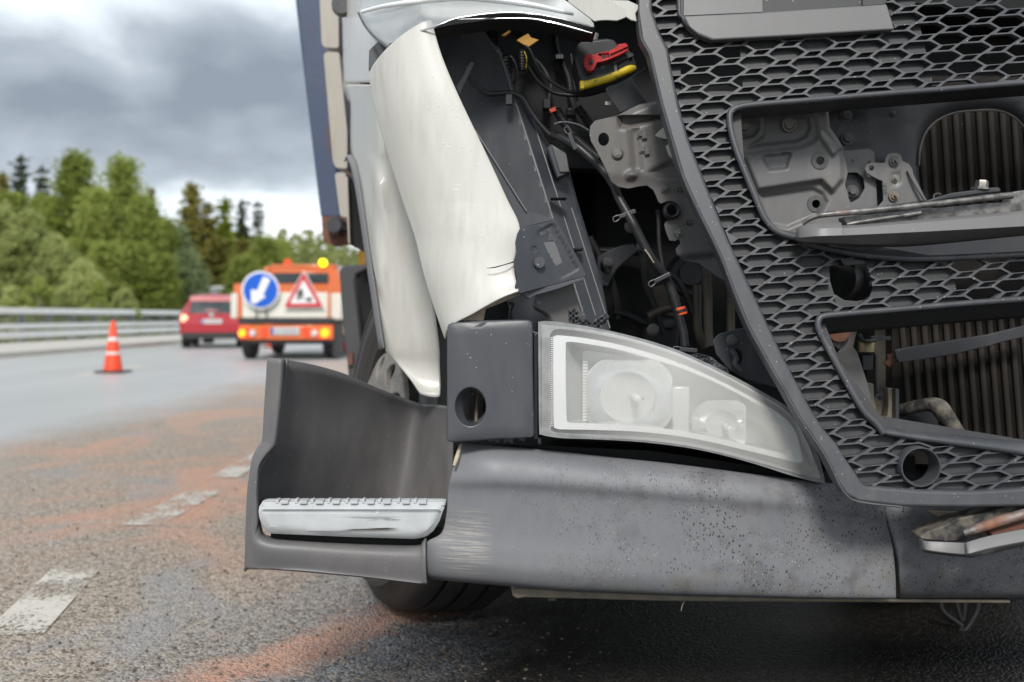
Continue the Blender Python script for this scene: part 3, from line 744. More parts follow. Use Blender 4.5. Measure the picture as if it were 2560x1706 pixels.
def tree(kind, uD, vD, y, wD, label, group="trees behind the guardrail", var=0):
    u = uD / 0.9191; v = vD / 0.9191; top = EYE + (HOR - v) / FPX * y
    x = (u - 1280) / FPX * y
    e = thing(KIND[kind], label, "bush" if kind == 'bush' else "tree", (x, y, -0.05), group)
    cm = CR[kind][var % len(CR[kind])]
    c = bpy.data.objects.new("crown", cm); COL.objects.link(c); c.parent = e
    half = {'birch': .155, 'willow': .31, 'aspen': .24, 'bush': .36, 'spruce': .115, 'bright': .09, 'thin': .075}[kind]
    ww = wD / 0.9191 / FPX * y / 2 / half
    c.scale = (ww, ww, top + 0.05); c.rotation_euler = (0, 0, rnd.uniform(0, 6.28))
    t = bpy.data.objects.new("stem" if kind == 'bush' else "trunk", TB if kind in ('birch', 'willow', 'aspen', 'bush') else TS); COL.objects.link(t); t.parent = e
    tw = (top + 0.05); t.scale = (tw, tw, tw * 0.97)
    return e
G = "trees behind the guardrail"
tree('spruce', 5, 392, 60, 90, "dark spruce with pointed top at the left edge of the photo", var=0)
tree('thin', 48, 352, 62, 70, "tall thin sparse spruce, taller of the two bare-looking ones at far left")
tree('thin', 96, 378, 60, 70, "thin sparse spruce just left of the tallest birch", var=1)
tree('birch', 28, 450, 52, 130, "green birch in front of the dark spruce at the left edge", var=2)
tree('birch', 100, 455, 54, 120, "birch between the thin spruces and the willow below them", var=1)
tree('birch', 176, 358, 50, 150, "tallest birch with rounded bushy top at upper left", var=0)
tree('birch', 222, 440, 47, 130, "birch filling the gap between the two tallest birches", var=1)
tree('birch', 282, 370, 49, 135, "second tallest birch, leaning top right of the tallest one", var=2)
tree('birch', 330, 455, 47, 130, "full olive green birch right of the second tallest birch", var=0)
tree('spruce', 347, 428, 62, 60, "small dark spruce tip peeking out behind the olive birch", var=1)
tree('birch', 372, 505, 50, 110, "lower birch beside the small dark spruce tip", var=1)
tree('aspen', 405, 520, 52, 120, "blue-green aspen above the red car's left side")
tree('aspen', 428, 575, 46, 110, "lower blue-green aspen directly behind the red car")
tree('spruce', 441, 416, 60, 125, "large dark olive spruce with pointed top behind the red car", var=0)
tree('spruce', 478, 462, 61, 100, "dark spruce shoulder to the right of the large olive spruce", var=1)
tree('bright', 516, 450, 60, 75, "bright green spruce between two dark ones above the work van")
tree('spruce', 500, 540, 54, 130, "wide dark spruce below the bright green spruce", var=1)
tree('thin', 556, 456, 62, 60, "thin dark spruce above the blue arrow sign, left one of two")
tree('thin', 592, 460, 62, 56, "thin ragged spruce above the blue arrow sign, right one of two", var=1)
tree('spruce', 560, 545, 58, 120, "short dark spruce behind the blue arrow sign", var=0)
tree('birch', 610, 550, 56, 120, "yellow-green birch above the van's cab roof", var=2)
tree('birch', 645, 556, 64, 90, "rounded yellow-green birch at the right end of the near trees", var=1)
tree('birch', 560, 590, 52, 110, "low birch right behind the blue arrow sign", var=0)
tree('willow', -8, 470, 43, 170, "pale green willow cut by the left edge of the photo", var=1)
tree('willow', 62, 488, 42, 175, "large pale willow left of the orange cone", var=0)
tree('willow', 128, 545, 41, 140, "pale rounded willow above the guardrail left of the cone", var=1)
tree('willow', 190, 600, 40, 120, "darker low willow directly above the cone's left", var=0)
tree('birch', 245, 560, 42, 130, "broad birch straight above the orange cone", var=1)
tree('birch', 315, 560, 43, 130, "broad olive birch right of the cone above the guardrail", var=0)
tree('birch', 375, 590, 44, 100, "yellowish birch above the right end of the guardrail", var=2)
GB = "bushes along the guardrail"
for k, (u_, v_, w_, l_) in enumerate(((30, 655, 90, "pale bush at the left edge just above the guardrail"), (90, 640, 90, "rounded green bush behind the guardrail, second from the left edge"),
        (150, 665, 80, "low bush behind the guardrail left of the cone"), (225, 645, 70, "pale upright bush behind the guardrail near the cone"),
        (285, 660, 80, "low green bush behind the guardrail right of the cone"), (345, 650, 80, "yellowish bush behind the guardrail left of the red car"),
        (400, 655, 80, "low bright bush touching the red car's roof line"), (455, 650, 70, "yellow-green bush just above the red car's roof"), (530, 640, 70, "small bush between red car and blue arrow sign"))):
    if u_ < 300: tree('bush', u_, v_, 38, w_, l_, GB, k)
rg = np.random.RandomState(3); n = 42000
X = rg.uniform(-190, 30, n); Y = rg.uniform(150, 200, n); Z = rg.rand(n) * (12.0 + 2.2 * np.sin(X * 0.11) + 1.4 * np.sin(X * 0.37 + 1) + (Y - 150) * 0.03)
me = quads_mesh("distant_forest", np.stack([X, Y - 175, Z], 1), rg.uniform(0.35, 0.9, n), "far_forest_leaves")
o = bpy.data.objects.new("distant_forest", me); COL.objects.link(o); o.location = (0, 175, 0); o["kind"] = "stuff"
n = 9000; X = rg.uniform(-30, -14.5, n); Y = rg.uniform(17, 60, n)
me = quads_mesh("verge_grass", np.stack([X + 20, Y - 38, rg.rand(n) * 0.35], 1), rg.uniform(0.03, 0.12, n), "grass_blades")
o = bpy.data.objects.new("verge_grass", me); COL.objects.link(o); o.location = (-20, 38, 0); o["kind"] = "stuff"

# ------------------------------------------------------------------ traffic cones
def cone(x, y, h, label, group="traffic cones"):
    e = thing("traffic_cone", label, "traffic cone", (x, y, 0), group)
    boxw("base", (x - .21, y - .21, 0.0), (x + .21, y + .21, 0.035), "sign_black", e, 0.01)
    b0, t0 = 0.145, 0.032
    def rad(z): return b0 + (t0 - b0) * (z / h)
    lathe("cone_body", [(rad(0.036), 0.036), (rad(h * .97), h * .97), (rad(h) * .6, h), (0.001, h)], "cone_orange", (x, y, 0), (0, 0, 1), e, 28)
    for a, b in ((0.355, 0.40), (0.61, 0.68)):
        lathe("reflective_band", [(rad(h * a) + .003, h * a), (rad(h * b) + .003, h * b)], "cone_white", (x, y, 0), (0, 0, 1), e, 28)
cone(-6.05, 15.1, 0.79, "orange and white traffic cone standing on the lane line left of the red car")
cx_, cy_ = gp(653, 872); cone(cx_, 27.5, 0.75, "orange cone glimpsed between the work van's rear wheels")
cone((860 - 1280) / FPX * 24.5, 24.5, 0.8, "orange cone half hidden between the work van and the truck")

# ------------------------------------------------------------------ red car
def LT(ox, oy, ang):
    c, s = math.cos(ang), math.sin(ang)
    return lambda x, y, z: Vector((ox + x * c - y * s, oy + x * s + y * c, z))
def body_loft(name, T, secs, mat, parent, n=3, **kw):
    """secs: (y, [(halfx, z) ...]) mirrored half profiles from sill up to the roof centre"""
    rows = []
    for y, hp in secs:
        pr = hp + [(-x, z) for x, z in hp[::-1] if x > 0.001]
        rows.append([T(x, y, z) for x, z in pr])
    return loft(name, rows, mat, parent, nu=n, nv=n, solid=0.0, world=True, **kw)
T = LT(-8.12, 26.9, R(12.5))
car = thing("red_car", "red hatchback with its brake lights on, driving away left of the work van", "car", tuple(T(0, 2, 0)))
def hp(w, zs, zb, wr, zr, ws=None): return [(w * .90, zs), (w, zs + .12), (w * 1.01, zb - .15), (w * .97, zb), (wr * 1.03, zr - .13), (wr * .88, zr - .03), (0, zr)]
body_loft("body", T, [(0.0, hp(.66, .38, .62, .6, .68)), (0.02, hp(.74, .33, .88, .62, .97)), (0.10, hp(.82, .30, .93, .66, 1.12)), (0.30, hp(.84, .28, .96, .60, 1.38)), (0.55, hp(.85, .26, .96, .60, 1.45)),
    (1.6, hp(.86, .25, .95, .61, 1.50)), (2.6, hp(.86, .25, .93, .58, 1.42)), (3.2, hp(.85, .26, .90, .60, 1.05)), (4.0, hp(.78, .30, .78, .60, .86)), (4.15, hp(.60, .38, .62, .5, .66))], "red_vehicle_paint", car)
def lpanel(name, T, pts, mat, parent, t=(0, 0.02, 0), **kw):
    V = [T(*p) for p in pts]; d = T(*t) - T(0, 0, 0); n = len(V); V2 = [v + d for v in V]
    return from_world(name, V + V2, [list(range(n))[::-1], list(range(n, 2 * n))] + [[i, (i + 1) % n, n + (i + 1) % n, n + i] for i in range(n)], mat, parent, **kw)
lpanel("bumper_panel", T, [(-.74, -.012, .38), (.74, -.012, .38), (.72, -.02, .70), (-.72, -.02, .70)], "red_vehicle_paint", car, (0, .1, 0), bevel=.01)
lpanel("tailgate", T, [(-.70, -.014, .68), (.70, -.014, .68), (.66, .02, .95), (-.66, .02, .95)], "red_vehicle_paint", car, (0, .1, 0), bevel=.01)
lpanel("rear_window", T, [(-.60, .01, .94), (.60, .01, .94), (.52, .12, 1.27), (-.52, .12, 1.27)], "car_window_glass", car)
lpanel("side_window", T, [(.835, .5, .95), (.84, 2.6, .93), (.66, 2.2, 1.33), (.645, .6, 1.36)], "car_window_glass", car, (-.02, 0, 0))
lpanel("number_plate", T, [(-.27, -.035, .66), (.27, -.035, .66), (.27, -.02, .78), (-.27, -.02, .78)], "plate_white", car)
lpanel("plate_band", T, [(-.265, -.042, .665), (-.215, -.042, .665), (-.215, -.028, .775), (-.265, -.028, .775)], "plate_blue", car)
for k_ in range(7):
    x_ = -.19 + k_ * .062 + (.02 if k_ > 1 else 0)
    lpanel("plate_print", T, [(x_, -.042, .685), (x_ + .036, -.042, .685), (x_ + .036, -.030, .757), (x_, -.030, .757)], "plate_print_grey", car, (0, .004, 0))
lathe("badge", [(0.001, -.03), (.06, -.03), (.062, 0)], "chrome_trim", T(0, 0.0, .89), T(0, 1, 0) - T(0, 0, 0), car, 20)
lathe("tail_light", [(0.001, -.05), (.09, -.04), (.11, 0)], "tail_glow_pale", T(-.70, 0.04, .80), T(0, 1, 0) - T(0, 0, 0), car, 20)
lathe("tail_light", [(0.001, -.05), (.09, -.04), (.11, 0)], "lamp_red_plastic", T(.70, 0.04, .80), T(0, 1, 0) - T(0, 0, 0), car, 20)
lpanel("bumper_skirt", T, [(-.76, -.03, .26), (.76, -.03, .26), (.76, -.03, .42), (-.76, -.03, .42)], "dark_chassis", car, (0, .3, 0))
lpanel("spoiler", T, [(-.56, .10, 1.27), (.56, .10, 1.27), (.55, .14, 1.38), (-.55, .14, 1.38)], "red_vehicle_paint", car, (0, .35, .05))
for x in (-.72, .72):
    for y in (.72, 3.3):
        w = lathe("wheel", [(.001, .1), (.16, .1), (.19, .11), (.30, .11), (.315, .08), (.315, -.08), (.30, -.10), (.18, -.1), (.001, -.1)], "tyre_rubber", T(x, y, .315), T(1, 0, 0) - T(0, 0, 0), car, 28)
lathe("muffler", [(.001, -.14), (.12, -.14), (.12, .14), (.001, .14)], "dark_chassis", T(-.12, .5, .24), T(1, 0, 0) - T(0, 0, 0), car, 16)

# ------------------------------------------------------------------ orange work van with signs
YV = 19.6
van = thing("work_van", "orange flatbed work van with blue arrow sign and yellow beacon", "van", ((665 - 1280) / FPX * YV, YV + 1.5, 0))
def vb(name, x0, y0, x1, y1, d0, d1, mat, bev=0.02, parent=None, **kw):
    a, b = ZB(x0, y0), ZB(x1, y1); return pbox(name, a[0], a[1], b[0], b[1], d0, d1, mat, parent or van, bev, **kw)
vb("tail_board", 945, 470, 2045, 800, YV, YV + 0.05, "white_board_paint")
vb("bed_floor", 900, 790, 2110, 870, YV - 0.02, YV + 3.0, "dark_chassis")
vb("side_board", 800, 480, 885, 800, YV + 0.7, YV + 3.0, "white_board_paint")
vb("side_board", 2068, 480, 2212, 815, YV + 0.1, YV + 3.0, "white_board_paint")
vb("corner_post", 888, 355, 938, 800, YV - .01, YV + .08, "orange_vehicle_paint", 0.01)
vb("corner_post", 2040, 430, 2066, 800, YV - .01, YV + .08, "orange_vehicle_paint", 0.01)
vb("headboard", 840, 360, 950, 480, YV + 2.6, YV + 2.66, "orange_vehicle_paint", 0.01)
rb = vb("rear_bumper_panel", 905, 880, 2110, 1075, YV + 0.02, YV + 0.12, "orange_vehicle_paint", 0.02)
vb("chassis_rail", 930, 1060, 2100, 1130, YV + 0.1, YV + 4.6, "dark_chassis")
vb("reflector_panel", 1180, 910, 1260, 1050, YV, YV + .02, "tail_glow_orange" if False else "orange_vehicle_paint", 0.004, rb)
vb("side_frame", 2100, 860, 2160, 1290, YV + 0.1, YV + 0.9, "dark_chassis")
npl = vb("number_plate", 1310, 915, 1675, 1010, YV - .03, YV - .01, "plate_white", 0.004)
vb("plate_band", 1315, 920, 1350, 1005, YV - .036, YV - .031, "plate_blue", 0.0, npl)
for k_ in range(8):
    x_ = 1375 + k_ * 34 + (12 if k_ > 1 else 0)
    vb("plate_print", x_, 932, x_ + 20, 992, YV - .036, YV - .031, "plate_print_grey", 0.0, npl)
def disc(name, c, rp, d, mat, parent, h=.04, n=28):
    p = P(*ZB(*c), d); r = rp / 5.115 / FPX * d
    return lathe(name, [(.001, -h), (r * .9, -h), (r, -h * .6), (r, 0), (.001, 0)], mat, p, (0, 1, 0), parent, n)
disc("tail_light", (1000, 985), 52, YV - .01, "tail_glow_red", van); disc("indicator_light", (950, 988), 48, YV - .04, "tail_glow_orange", van)
disc("tail_light", (1985, 985), 66, YV - .01, "tail_glow_red", van); disc("indicator_light", (2005, 985), 60, YV - .04, "tail_glow_orange", van)
for x in (1085, 1875): disc("reverse_light", (x, 985), 42, YV - .01, "plate_white", van)
for x in (1225, 1760): vb("marker_panel", x - 38, 910, x + 38, 1045, YV - .005, YV + .015, "cone_orange", .004)
for (x, r, d0) in ((1060, 115, .7), (2080, 105, .7), (1410, 100, 3.6)):
    zc = .31; p = P(*ZB(x, 1190), YV + d0)
    lathe("wheel", [(.001, .1), (.17, .1), (.30, .11), (.33, .08), (.33, -.08), (.30, -.11), (.001, -.11)], "tyre_rubber", (p.x, YV + d0, .33), (1, 0, 0), van, 28)
# cab
cy0 = YV + 2.75
def cab_rows():
    out = []
    for y, top, inset in ((cy0, 1.0, 0), (cy0 + 1.2, 1.01, 0), (cy0 + 2.0, .86, 0)):
        p0 = P(*ZB(1215, 1000), cy0); p1 = P(*ZB(2225, 1000), cy0); zt = P(*ZB(1700, 118), cy0).z * top
        xm = (p0.x + p1.x) / 2; w = (p1.x - p0.x) / 2
        prof = [(w, .45), (w * 1.02, 1.0), (w * .99, zt - .55), (w * .90, zt - .14), (w * .80, zt - .03), (0, zt)]
        pr = prof + [(-a, b) for a, b in prof[::-1] if a > .001]
        out.append([(xm + a, y, b) for a, b in pr])
    return out
cb = loft("cab", cab_rows(), "orange_vehicle_paint", van, 3, 3, 0, world=True)
Vv = cab_rows()[0]
from_world("cab_rear_wall", [Vector(p) for p in Vv] + [Vector(p) + Vector((0, .05, 0)) for p in Vv], [list(range(len(Vv))), list(range(len(Vv), 2 * len(Vv)))[::-1]], "orange_vehicle_paint", van)
vb("rear_window", 1330, 218, 2052, 352, cy0 - .03, cy0 + .01, "car_window_glass", 0.03)
vb("roof_bar", 1300, 112, 2150, 150, cy0 - .02, cy0 + .3, "orange_vehicle_paint", .03)
disc("beacon", (1985, 92), 50, cy0 - .02, "beacon_glow_yellow", van, .1); disc("unlit_beacon", (1535, 92), 50, cy0 + .4, "cone_orange", van, .1)
vb("work_light", 1215, 140, 1300, 210, cy0 - .1, cy0 + .1, "orange_vehicle_paint", .05)
# signs
sg = disc("arrow_sign", (1182, 438), 242, YV - .12, "sign_white", van, .02, 48)
disc("sign_face", (1182, 438), 218, YV - .15, "sign_blue", sg, .006, 48)
def flat(name, pts, d, mat, parent, t=.006):
    return plate(name, [ZB(*p) for p in pts], [], d, t, mat, parent, smooth=30)
flat("arrow", [(1060, 430), (1140, 445), (1218, 262), (1310, 298), (1215, 500), (1250, 520), (1110, 615), (1062, 600)], YV - .165, "sign_white", sg)
ws = flat("roadworks_sign", [(1728, 195), (1745, 195), (1990, 655), (1475, 660)], YV - .12, "sign_white", van, .02)
plate("sign_border", [ZB(*p) for p in ((1735, 205), (1980, 650), (1485, 655))], [[ZB(*p) for p in ((1733, 305), (1905, 605), (1555, 610))]], YV - .135, .008, "sign_red", ws)
flat("sign_field", [(1733, 300), (1910, 608), (1550, 613)], YV - .128, "sign_white", ws)
flat("worker_figure", [(1640, 560), (1660, 500), (1650, 470), (1680, 440), (1690, 420), (1720, 425), (1725, 455), (1715, 475), (1740, 530), (1725, 535), (1700, 500), (1690, 520), (1700, 565), (1682, 565), (1672, 530), (1655, 562)], YV - .145, "sign_black", ws)
flat("heap_figure", [(1740, 545), (1780, 550), (1800, 530), (1825, 530), (1840, 560), (1835, 578), (1780, 578)], YV - .145, "sign_black", ws)
for x in (1120, 1250): vb("sign_bracket", x, 660, x + 12, 800, YV - .09, YV - .05, "dark_chassis", .002)
# vehicle ahead of the van
a = P(*ZB(440, 400), 52)
fv = thing("far_lorry", "grey lorry far ahead, its top showing between car and van", "truck", (a.x + 1.2, 53, 0))
u0 = ZB(440, 405); u1 = ZB(870, 520)
pbox("box_body", u0[0], u0[1], u1[0], ZB(0, 760)[1], 52, 58, "far_grey_panel", fv, .05)
pbox("roof_deflector", u0[0] + 2, u0[1] - 3, u1[0] - 6, u0[1] + 4, 52.5, 55, "guardrail_steel", fv, .05)
for x in (a.x + .3, a.x + 2.2): lathe("wheel", [(.001, .15), (.45, .15), (.5, 0), (.45, -.15), (.001, -.15)], "tyre_rubber", (x, 54, .5), (1, 0, 0), fv, 20)

# loose stones and crumbs on the road by the truck
V = []; F = []; rs = random.Random(8); ico = bmesh.new(); bmesh.ops.create_icosphere(ico, subdivisions=1, radius=1.0)
iv = [v.co.copy() for v in ico.verts]; ifc = [[v.index for v in f.verts] for f in ico.faces]; ico.free()
for k in range(600):
    y_ = 2.25 + abs(rs.gauss(0, 1)) * 1.1; x_ = rs.uniform(-.55, .1) * y_; r_ = rs.choice((.0018, .0025, .003, .004, .0055)) * rs.uniform(.7, 1.2); b0 = len(V)
    for q in iv: V.append(Vector((x_ + q.x * r_ * rs.uniform(.7, 1.3), y_ + q.y * r_ * rs.uniform(.7, 1.3), .003 + q.z * r_ * rs.uniform(.5, .9))))
    F += [[i_ + b0 for i_ in f_] for f_ in ifc]
from_world("loose_gravel", V, F, "gravel_stone", None, None, kind="stuff")

# ------------------------------------------------------------------ the damaged truck
TO = Vector((-0.30, 2.25, 0)); TA = Vector((-math.sin(R(13)), math.cos(R(13)), 0)); TR = Vector((math.cos(R(13)), math.sin(R(13)), 0))
def TT(s, t, z): return TO + TR * s + TA * t + Vector((0, 0, z))
ROTT = Matrix.Rotation(R(13), 3, 'Z')
truck = thing("truck", "crashed truck with torn cream corner panel, hanging grille and open engine bay", "truck", tuple(TO))
def tbox(name, s0, s1, t0, t1, z0, z1, mat, bevel=0.0, parent=None, **kw):
    V = [TT(s, t, z) for z in (z0, z1) for s, t in ((s0, t0), (s1, t0), (s1, t1), (s0, t1))]
    F = [(0, 3, 2, 1), (4, 5, 6, 7), (0, 1, 5, 4), (1, 2, 6, 5), (2, 3, 7, 6), (3, 0, 4, 7)]
    return from_world(name, V, F, mat, parent or truck, 30 if bevel else None, bevel, **kw)
def dside(u):
    k = (min(u, 962) - 1280) / FPX; t = (-0.30 - 2.25 * k) / (0.225 + 0.974 * k); return min(2.25 + 0.974 * t, 3.9)
# cab and chassis boxes, mostly unseen, added to close and shade the engine bay
tbox("cab_body", 0.02, 2.48, 0.22, 1.75, 1.68, 3.3, "cream_paint", 0.06)
tbox("cab_front", 0.02, 2.48, -0.16, 0.22, 1.74, 3.0, "cream_paint", 0.06)
tbox("cab_floor", 0.05, 2.45, -0.10, 1.7, 1.62, 1.66, "deep_black")
tbox("firewall", 0.16, 2.40, 1.05, 1.10, 0.60, 1.66, "deep_black")
tbox("firewall", 0.20, 2.40, 0.62, 0.66, 0.62, 1.66, "deep_black")
tbox("engine_block", 0.62, 1.9, 0.34, 0.6, 0.40, 1.3, "deep_black", 0.05)
tbox("inner_arch_wall", 0.34, 0.38, 0.30, 1.70, 0.60, 1.64, "deep_black")
tbox("chassis_frame", 0.75, 0.85, 0.3, 9.0, 0.55, 0.85, "dark_chassis", 0.01)
tbox("chassis_frame", 1.65, 1.75, 0.3, 9.0, 0.55, 0.85, "dark_chassis", 0.01)
tbox("axle_beam", 0.35, 2.2, 0.72, 0.86, 0.40, 0.54, "dark_chassis", 0.02)
tbox("engine_sump", 0.9, 1.6, 0.5, 1.9, 0.34, 0.60, "dark_chassis", 0.05)
tbox("shade_tray", 0.4, 2.3, 1.1, 3.6, 0.60, 0.64, "deep_black")
tbox("shade_tray", 0.46, 2.46, -0.12, 1.1, 0.36, 0.40, "deep_black")  # unseen tray, added to keep light off the ground beneath
tbox("dark_header", 0.30, 2.46, 0.12, 0.2, 1.22, 2.3, "deep_black")  # black panel added behind the upper grille so its openings read dark
tbox("hidden_fuel_tank", 1.85, 2.45, 1.5, 3.2, 0.32, 0.95, "dark_chassis", 0.06)  # unseen tank, added to block light under the truck
for s_, t_ in ((1.95, .75), (.85, 4.4), (1.9, 4.4), (1.1, 5.8), (1.9, 5.8)):
    lathe("hidden_rear_wheel" if t_ > 1 else "front_wheel", [(.001, .28), (.28, .28), (.50, .30), (.52, .25), (.52, -.25), (.50, -.30), (.001, -.28)], "tyre_rubber", TT(s_, t_, .52), TR, truck, 40)  # unseen wheels; the rear ones are added to block light underneath
# wheel
AXW = Vector((-math.cos(R(23)), -math.sin(R(23)), .12)).normalized(); EXW = Vector((math.sin(R(23)), -math.cos(R(23)), 0)); EZW = EXW.cross(AXW).normalized(); EZW = EZW if EZW.z > 0 else -EZW; CW = Vector((-0.352, 2.92, 0.530))
prof = [(.285, -.02), (.30, .012), (.33, .022), (.335, .026), (.36, .026), (.365, .030), (.40, .030), (.405, .026), (.435, .020), (.44, .024), (.455, .022), (.46, .014), (.485, -.006), (.505, -.018), (.519, -.04),
        (.521, -.075), (.508, -.078), (.508, -.088), (.522, -.091), (.523, -.135), (.510, -.138), (.510, -.15), (.523, -.153), (.523, -.20), (.510, -.203), (.510, -.213), (.521, -.216), (.519, -.262), (.50, -.29), (.42, -.325), (.30, -.30), (.285, -.28)]
wh = lathe("front_wheel", prof, "tyre_sidewall_rubber", CW, AXW, truck, 96, closed=True, smooth=40)
lathe("rim", [(.287, -.02), (.29, .008), (.278, .012), (.268, -.01), (.255, -.05), (.22, -.06), (.001, -.06)], "dark_chassis", CW, AXW, wh, 64)
hol = [ell(.1675 * math.cos(a), .1675 * math.sin(a), .026, .033, 16, a + math.pi / 2) for a in [math.pi / 2 + .16 + 2 * math.pi * k / 10 for k in range(10)]]
wmap = lambda x, y: CW + EXW * x + EZW * y + AXW * (0.052 - 0.9 * max(0, math.hypot(x, y) - .165) ** 1.3)
plate("wheel_nut_cover", ell(0, 0, .214, .214, 64), [ell(0, 0, .098, .098, 40)] + hol, 0, 0, "rim_metal", wh, mapf=wmap, ext=-AXW * .02, bevel=.004, extra=[ell(0, 0, .19, .19, 40)])
lathe("hub", [(.097, .046), (.092, .02), (.085, -.02), (.001, -.02)], "rusty_casting", CW, AXW, wh, 40)
nm = None
for k in range(10):
    a = math.pi / 2 + .16 + 2 * math.pi * k / 10; c = CW + EXW * .1675 * math.cos(a) + EZW * .1675 * math.sin(a)
    lathe("wheel_nut", [(.019, -.05), (.018, .018), (.011, .02), (.010, .034), (.001, .034)], "bolt_grey", c, AXW, wh, 6, smooth=20)

# cab side, corner, wheel arch
ds = lambda u, v: dside(u)
def dcs(u):
    a, b = dside(u), 2.33; k = .10; h = max(0.0, min(1.0, .5 + .5 * (a - b) / k)); return b + (a - b) * h + k * h * (1 - h)
def csrow(v, ul, ur, dd=0.0, prof=None):
    return [(ul + (ur - ul) * t, v, dcs(ul + (ur - ul) * t) + dd) for t in (0, .12, .28, .46, .64, .82, 1)]
loft("cab_side_panel", [csrow(v, ul, 1030) for v, ul in ((-130, 850), (-60, 852), (0, 854), (60, 856), (120, 857), (160, 858), (190, 859), (203, 860))] + [csrow(207, 862, 1030, .03)], "white_paint", truck, 3, 3, .008, smooth=70)
lo_l = ((214, 866), (220, 864), (235, 868), (262, 876), (320, 876), (380, 877), (405, 888), (450, 899), (500, 907), (560, 915), (655, 928), (760, 944), (868, 960))
loft("cab_corner_skirt", [csrow(211, 872, 1040, .05)] + [csrow(v, ul, 1030 + max(0, v - 300) * .12, 0.0) for v, ul in lo_l] + [[(u, v, 2.335) for u, v in ((985, 900), (1005, 905), (1025, 908), (1045, 910), (1062, 911), (1080, 912), (1099, 913))],
    [(u, v, 2.325) for u, v in ((1028, 950), (1040, 955), (1052, 958), (1065, 960), (1078, 961), (1090, 962), (1101, 962))], [(u, v, 2.31) for u, v in ((1052, 982), (1060, 986), (1068, 989), (1076, 991), (1084, 992), (1092, 992), (1098, 988))]], "cream_paint", truck, 3, 3, .008, smooth=70)
arch = [(866, 398), (872, 388), (881, 390), (892, 420), (906, 498), (928, 650), (945, 765), (961, 870)]
loft("wheel_arch_trim", [[(u - 6 - (8 if k > 1 else 0) * min(1, k / 2), v + (4 if k > 1 else 8), dside(u) + .03) for k, (u, v) in enumerate(arch)], [(u - 5, v + 1, dside(u) - .005) for u, v in arch], [(u + 1, v, dside(u) - .01) for u, v in arch], [(u + 4, v, dside(u) + .03) for u, v in arch]], "step_plastic", truck, 4, 3, .006)
plate("wheel_arch_liner", [(866, 445), (872, 438), (905, 540), (925, 640), (912, 632), (874, 610), (869, 560)], [], 3.55, .05, "deep_black", truck)
plate("sill_end", [(863, 440), (870, 445), (876, 612), (870, 610)], [], 3.5, .06, "beige_panel_paint", truck, bevel=.004)
for poly, d in (([(795, -90), (845, -90), (847, 120), (812, 119), (804, 110)], 4.25), ([(809, 138), (815, 130), (848, 131), (868, 330), (868, 422), (840, 420), (832, 404)], 4.2), ([(837, 437), (843, 431), (864, 432), (870, 545), (850, 540)], 4.15)):
    plate("side_deflector", rounded(poly, 6), [], d, .25, "beige_panel_paint", truck, bevel=.02, bseg=3)
lathe("door_hinge", [(.001, .03), (.035, .03), (.04, 0)], "dark_steel", P(858, 15, 3.4), (0, -1, 0), truck, 16)
# rear mudguard seen behind the cab
plate("mudguard", [ZG(*p) for p in ((312, 800), (345, 768), (520, 758), (528, 790), (440, 832), (430, 880), (470, 1250), (505, 1640), (385, 1640), (360, 1350), (325, 1000))], [], 4.15, .12, "mudguard_plastic", truck, bevel=.015)
plate("mudguard_inside", [ZG(*p) for p in ((430, 820), (600, 800), (620, 1640), (500, 1640))], [], 4.6, .05, "deep_black", truck)
plate("side_reflector", [ZG(*p) for p in ((375, 1402), (410, 1402), (412, 1490), (380, 1490))], [], 4.13, .02, "rusty_casting", truck)
plate("yellow_strap", [ZG(*p) for p in ((455, 655), (500, 655), (502, 765), (452, 765))], [], 4.5, .02, "amber_plastic", truck)

# trailer behind
trl = thing("trailer", "blue steel trailer with rust streaks standing behind the truck cab", "trailer", tuple(P(830, 792, 5.0) + Vector((1, 1, -.8))))
plate("corner_post", [(722, -150), (800, -150), (824, 130), (853, 545), (802, 545), (738, 0)], [], 5.0, .12, "blue_steel_paint", trl, bevel=.012)
plate("body", [(780, -900), (2500, -900), (2500, 540), (812, 540)], [], 5.14, 8, "blue_steel_paint", trl, bevel=.02)
fc = plate("corner_casting", rounded([(804, 541), (868, 541), (870, 604), (830, 613), (810, 606), (806, 590)], 5), [], 4.97, .17, "rusty_casting", trl, bevel=.015)
lathe("twist_lock", [(.001, -.09), (.035, -.09), (.045, -.05), (.05, 0)], "dark_steel", P(843, 567, 4.96), (0, 1, 0), fc, 18)

# ------------------------------------------------------------------ cream corner panel (torn off, hanging)
PE = [(182, 923, 1078, 52), (210, 924, 1104, 137), (280, 938, 1149, 244), (400, 973, 1214, 380), (505, 1006, 1266, 493), (592, 1036, 1300, 571), (672, 1055, 1286, 654), (750, 1078, 1290, 700), (849, 1112, 1296, 728)]
TL = (0, .10, .24, .42, .62, .82, 1); FD = (.105, .062, .026, .006, .001, 0.0, .004)
rows = []
for k, (vl, ul, ur, vr) in enumerate(PE):
    b = 2.045 - k * .0105; r_ = []
    for t, f in zip(TL, FD):
        u_ = ul + (ur - ul) * t; v_ = vl + (vr - vl) * t
        if k == 0: v_ = {0: 182, .10: 160, .24: 131, .42: 103, .62: 76, .82: 54, 1: 50}[t]; u_ = {0: 922, .10: 934, .24: 957, .42: 985, .62: 1020, .82: 1058, 1: 1079}[t]
        if k == 8: v_ = {0: 849, .10: 824, .24: 806, .42: 788, .62: 765, .82: 744, 1: 728}[t]; u_ = {0: 1111, .10: 1118, .24: 1140, .42: 1176, .62: 1216, .82: 1256, 1: 1297}[t]
        r_.append((u_, v_, b + f * (1 - .45 * k / 8)))
    rows.append(r_)
cp = loft("corner_panel", rows, "cream_paint", truck, 5, 6, .006, bevel=.0015, smooth=60, label="torn cream corner panel hanging loose")
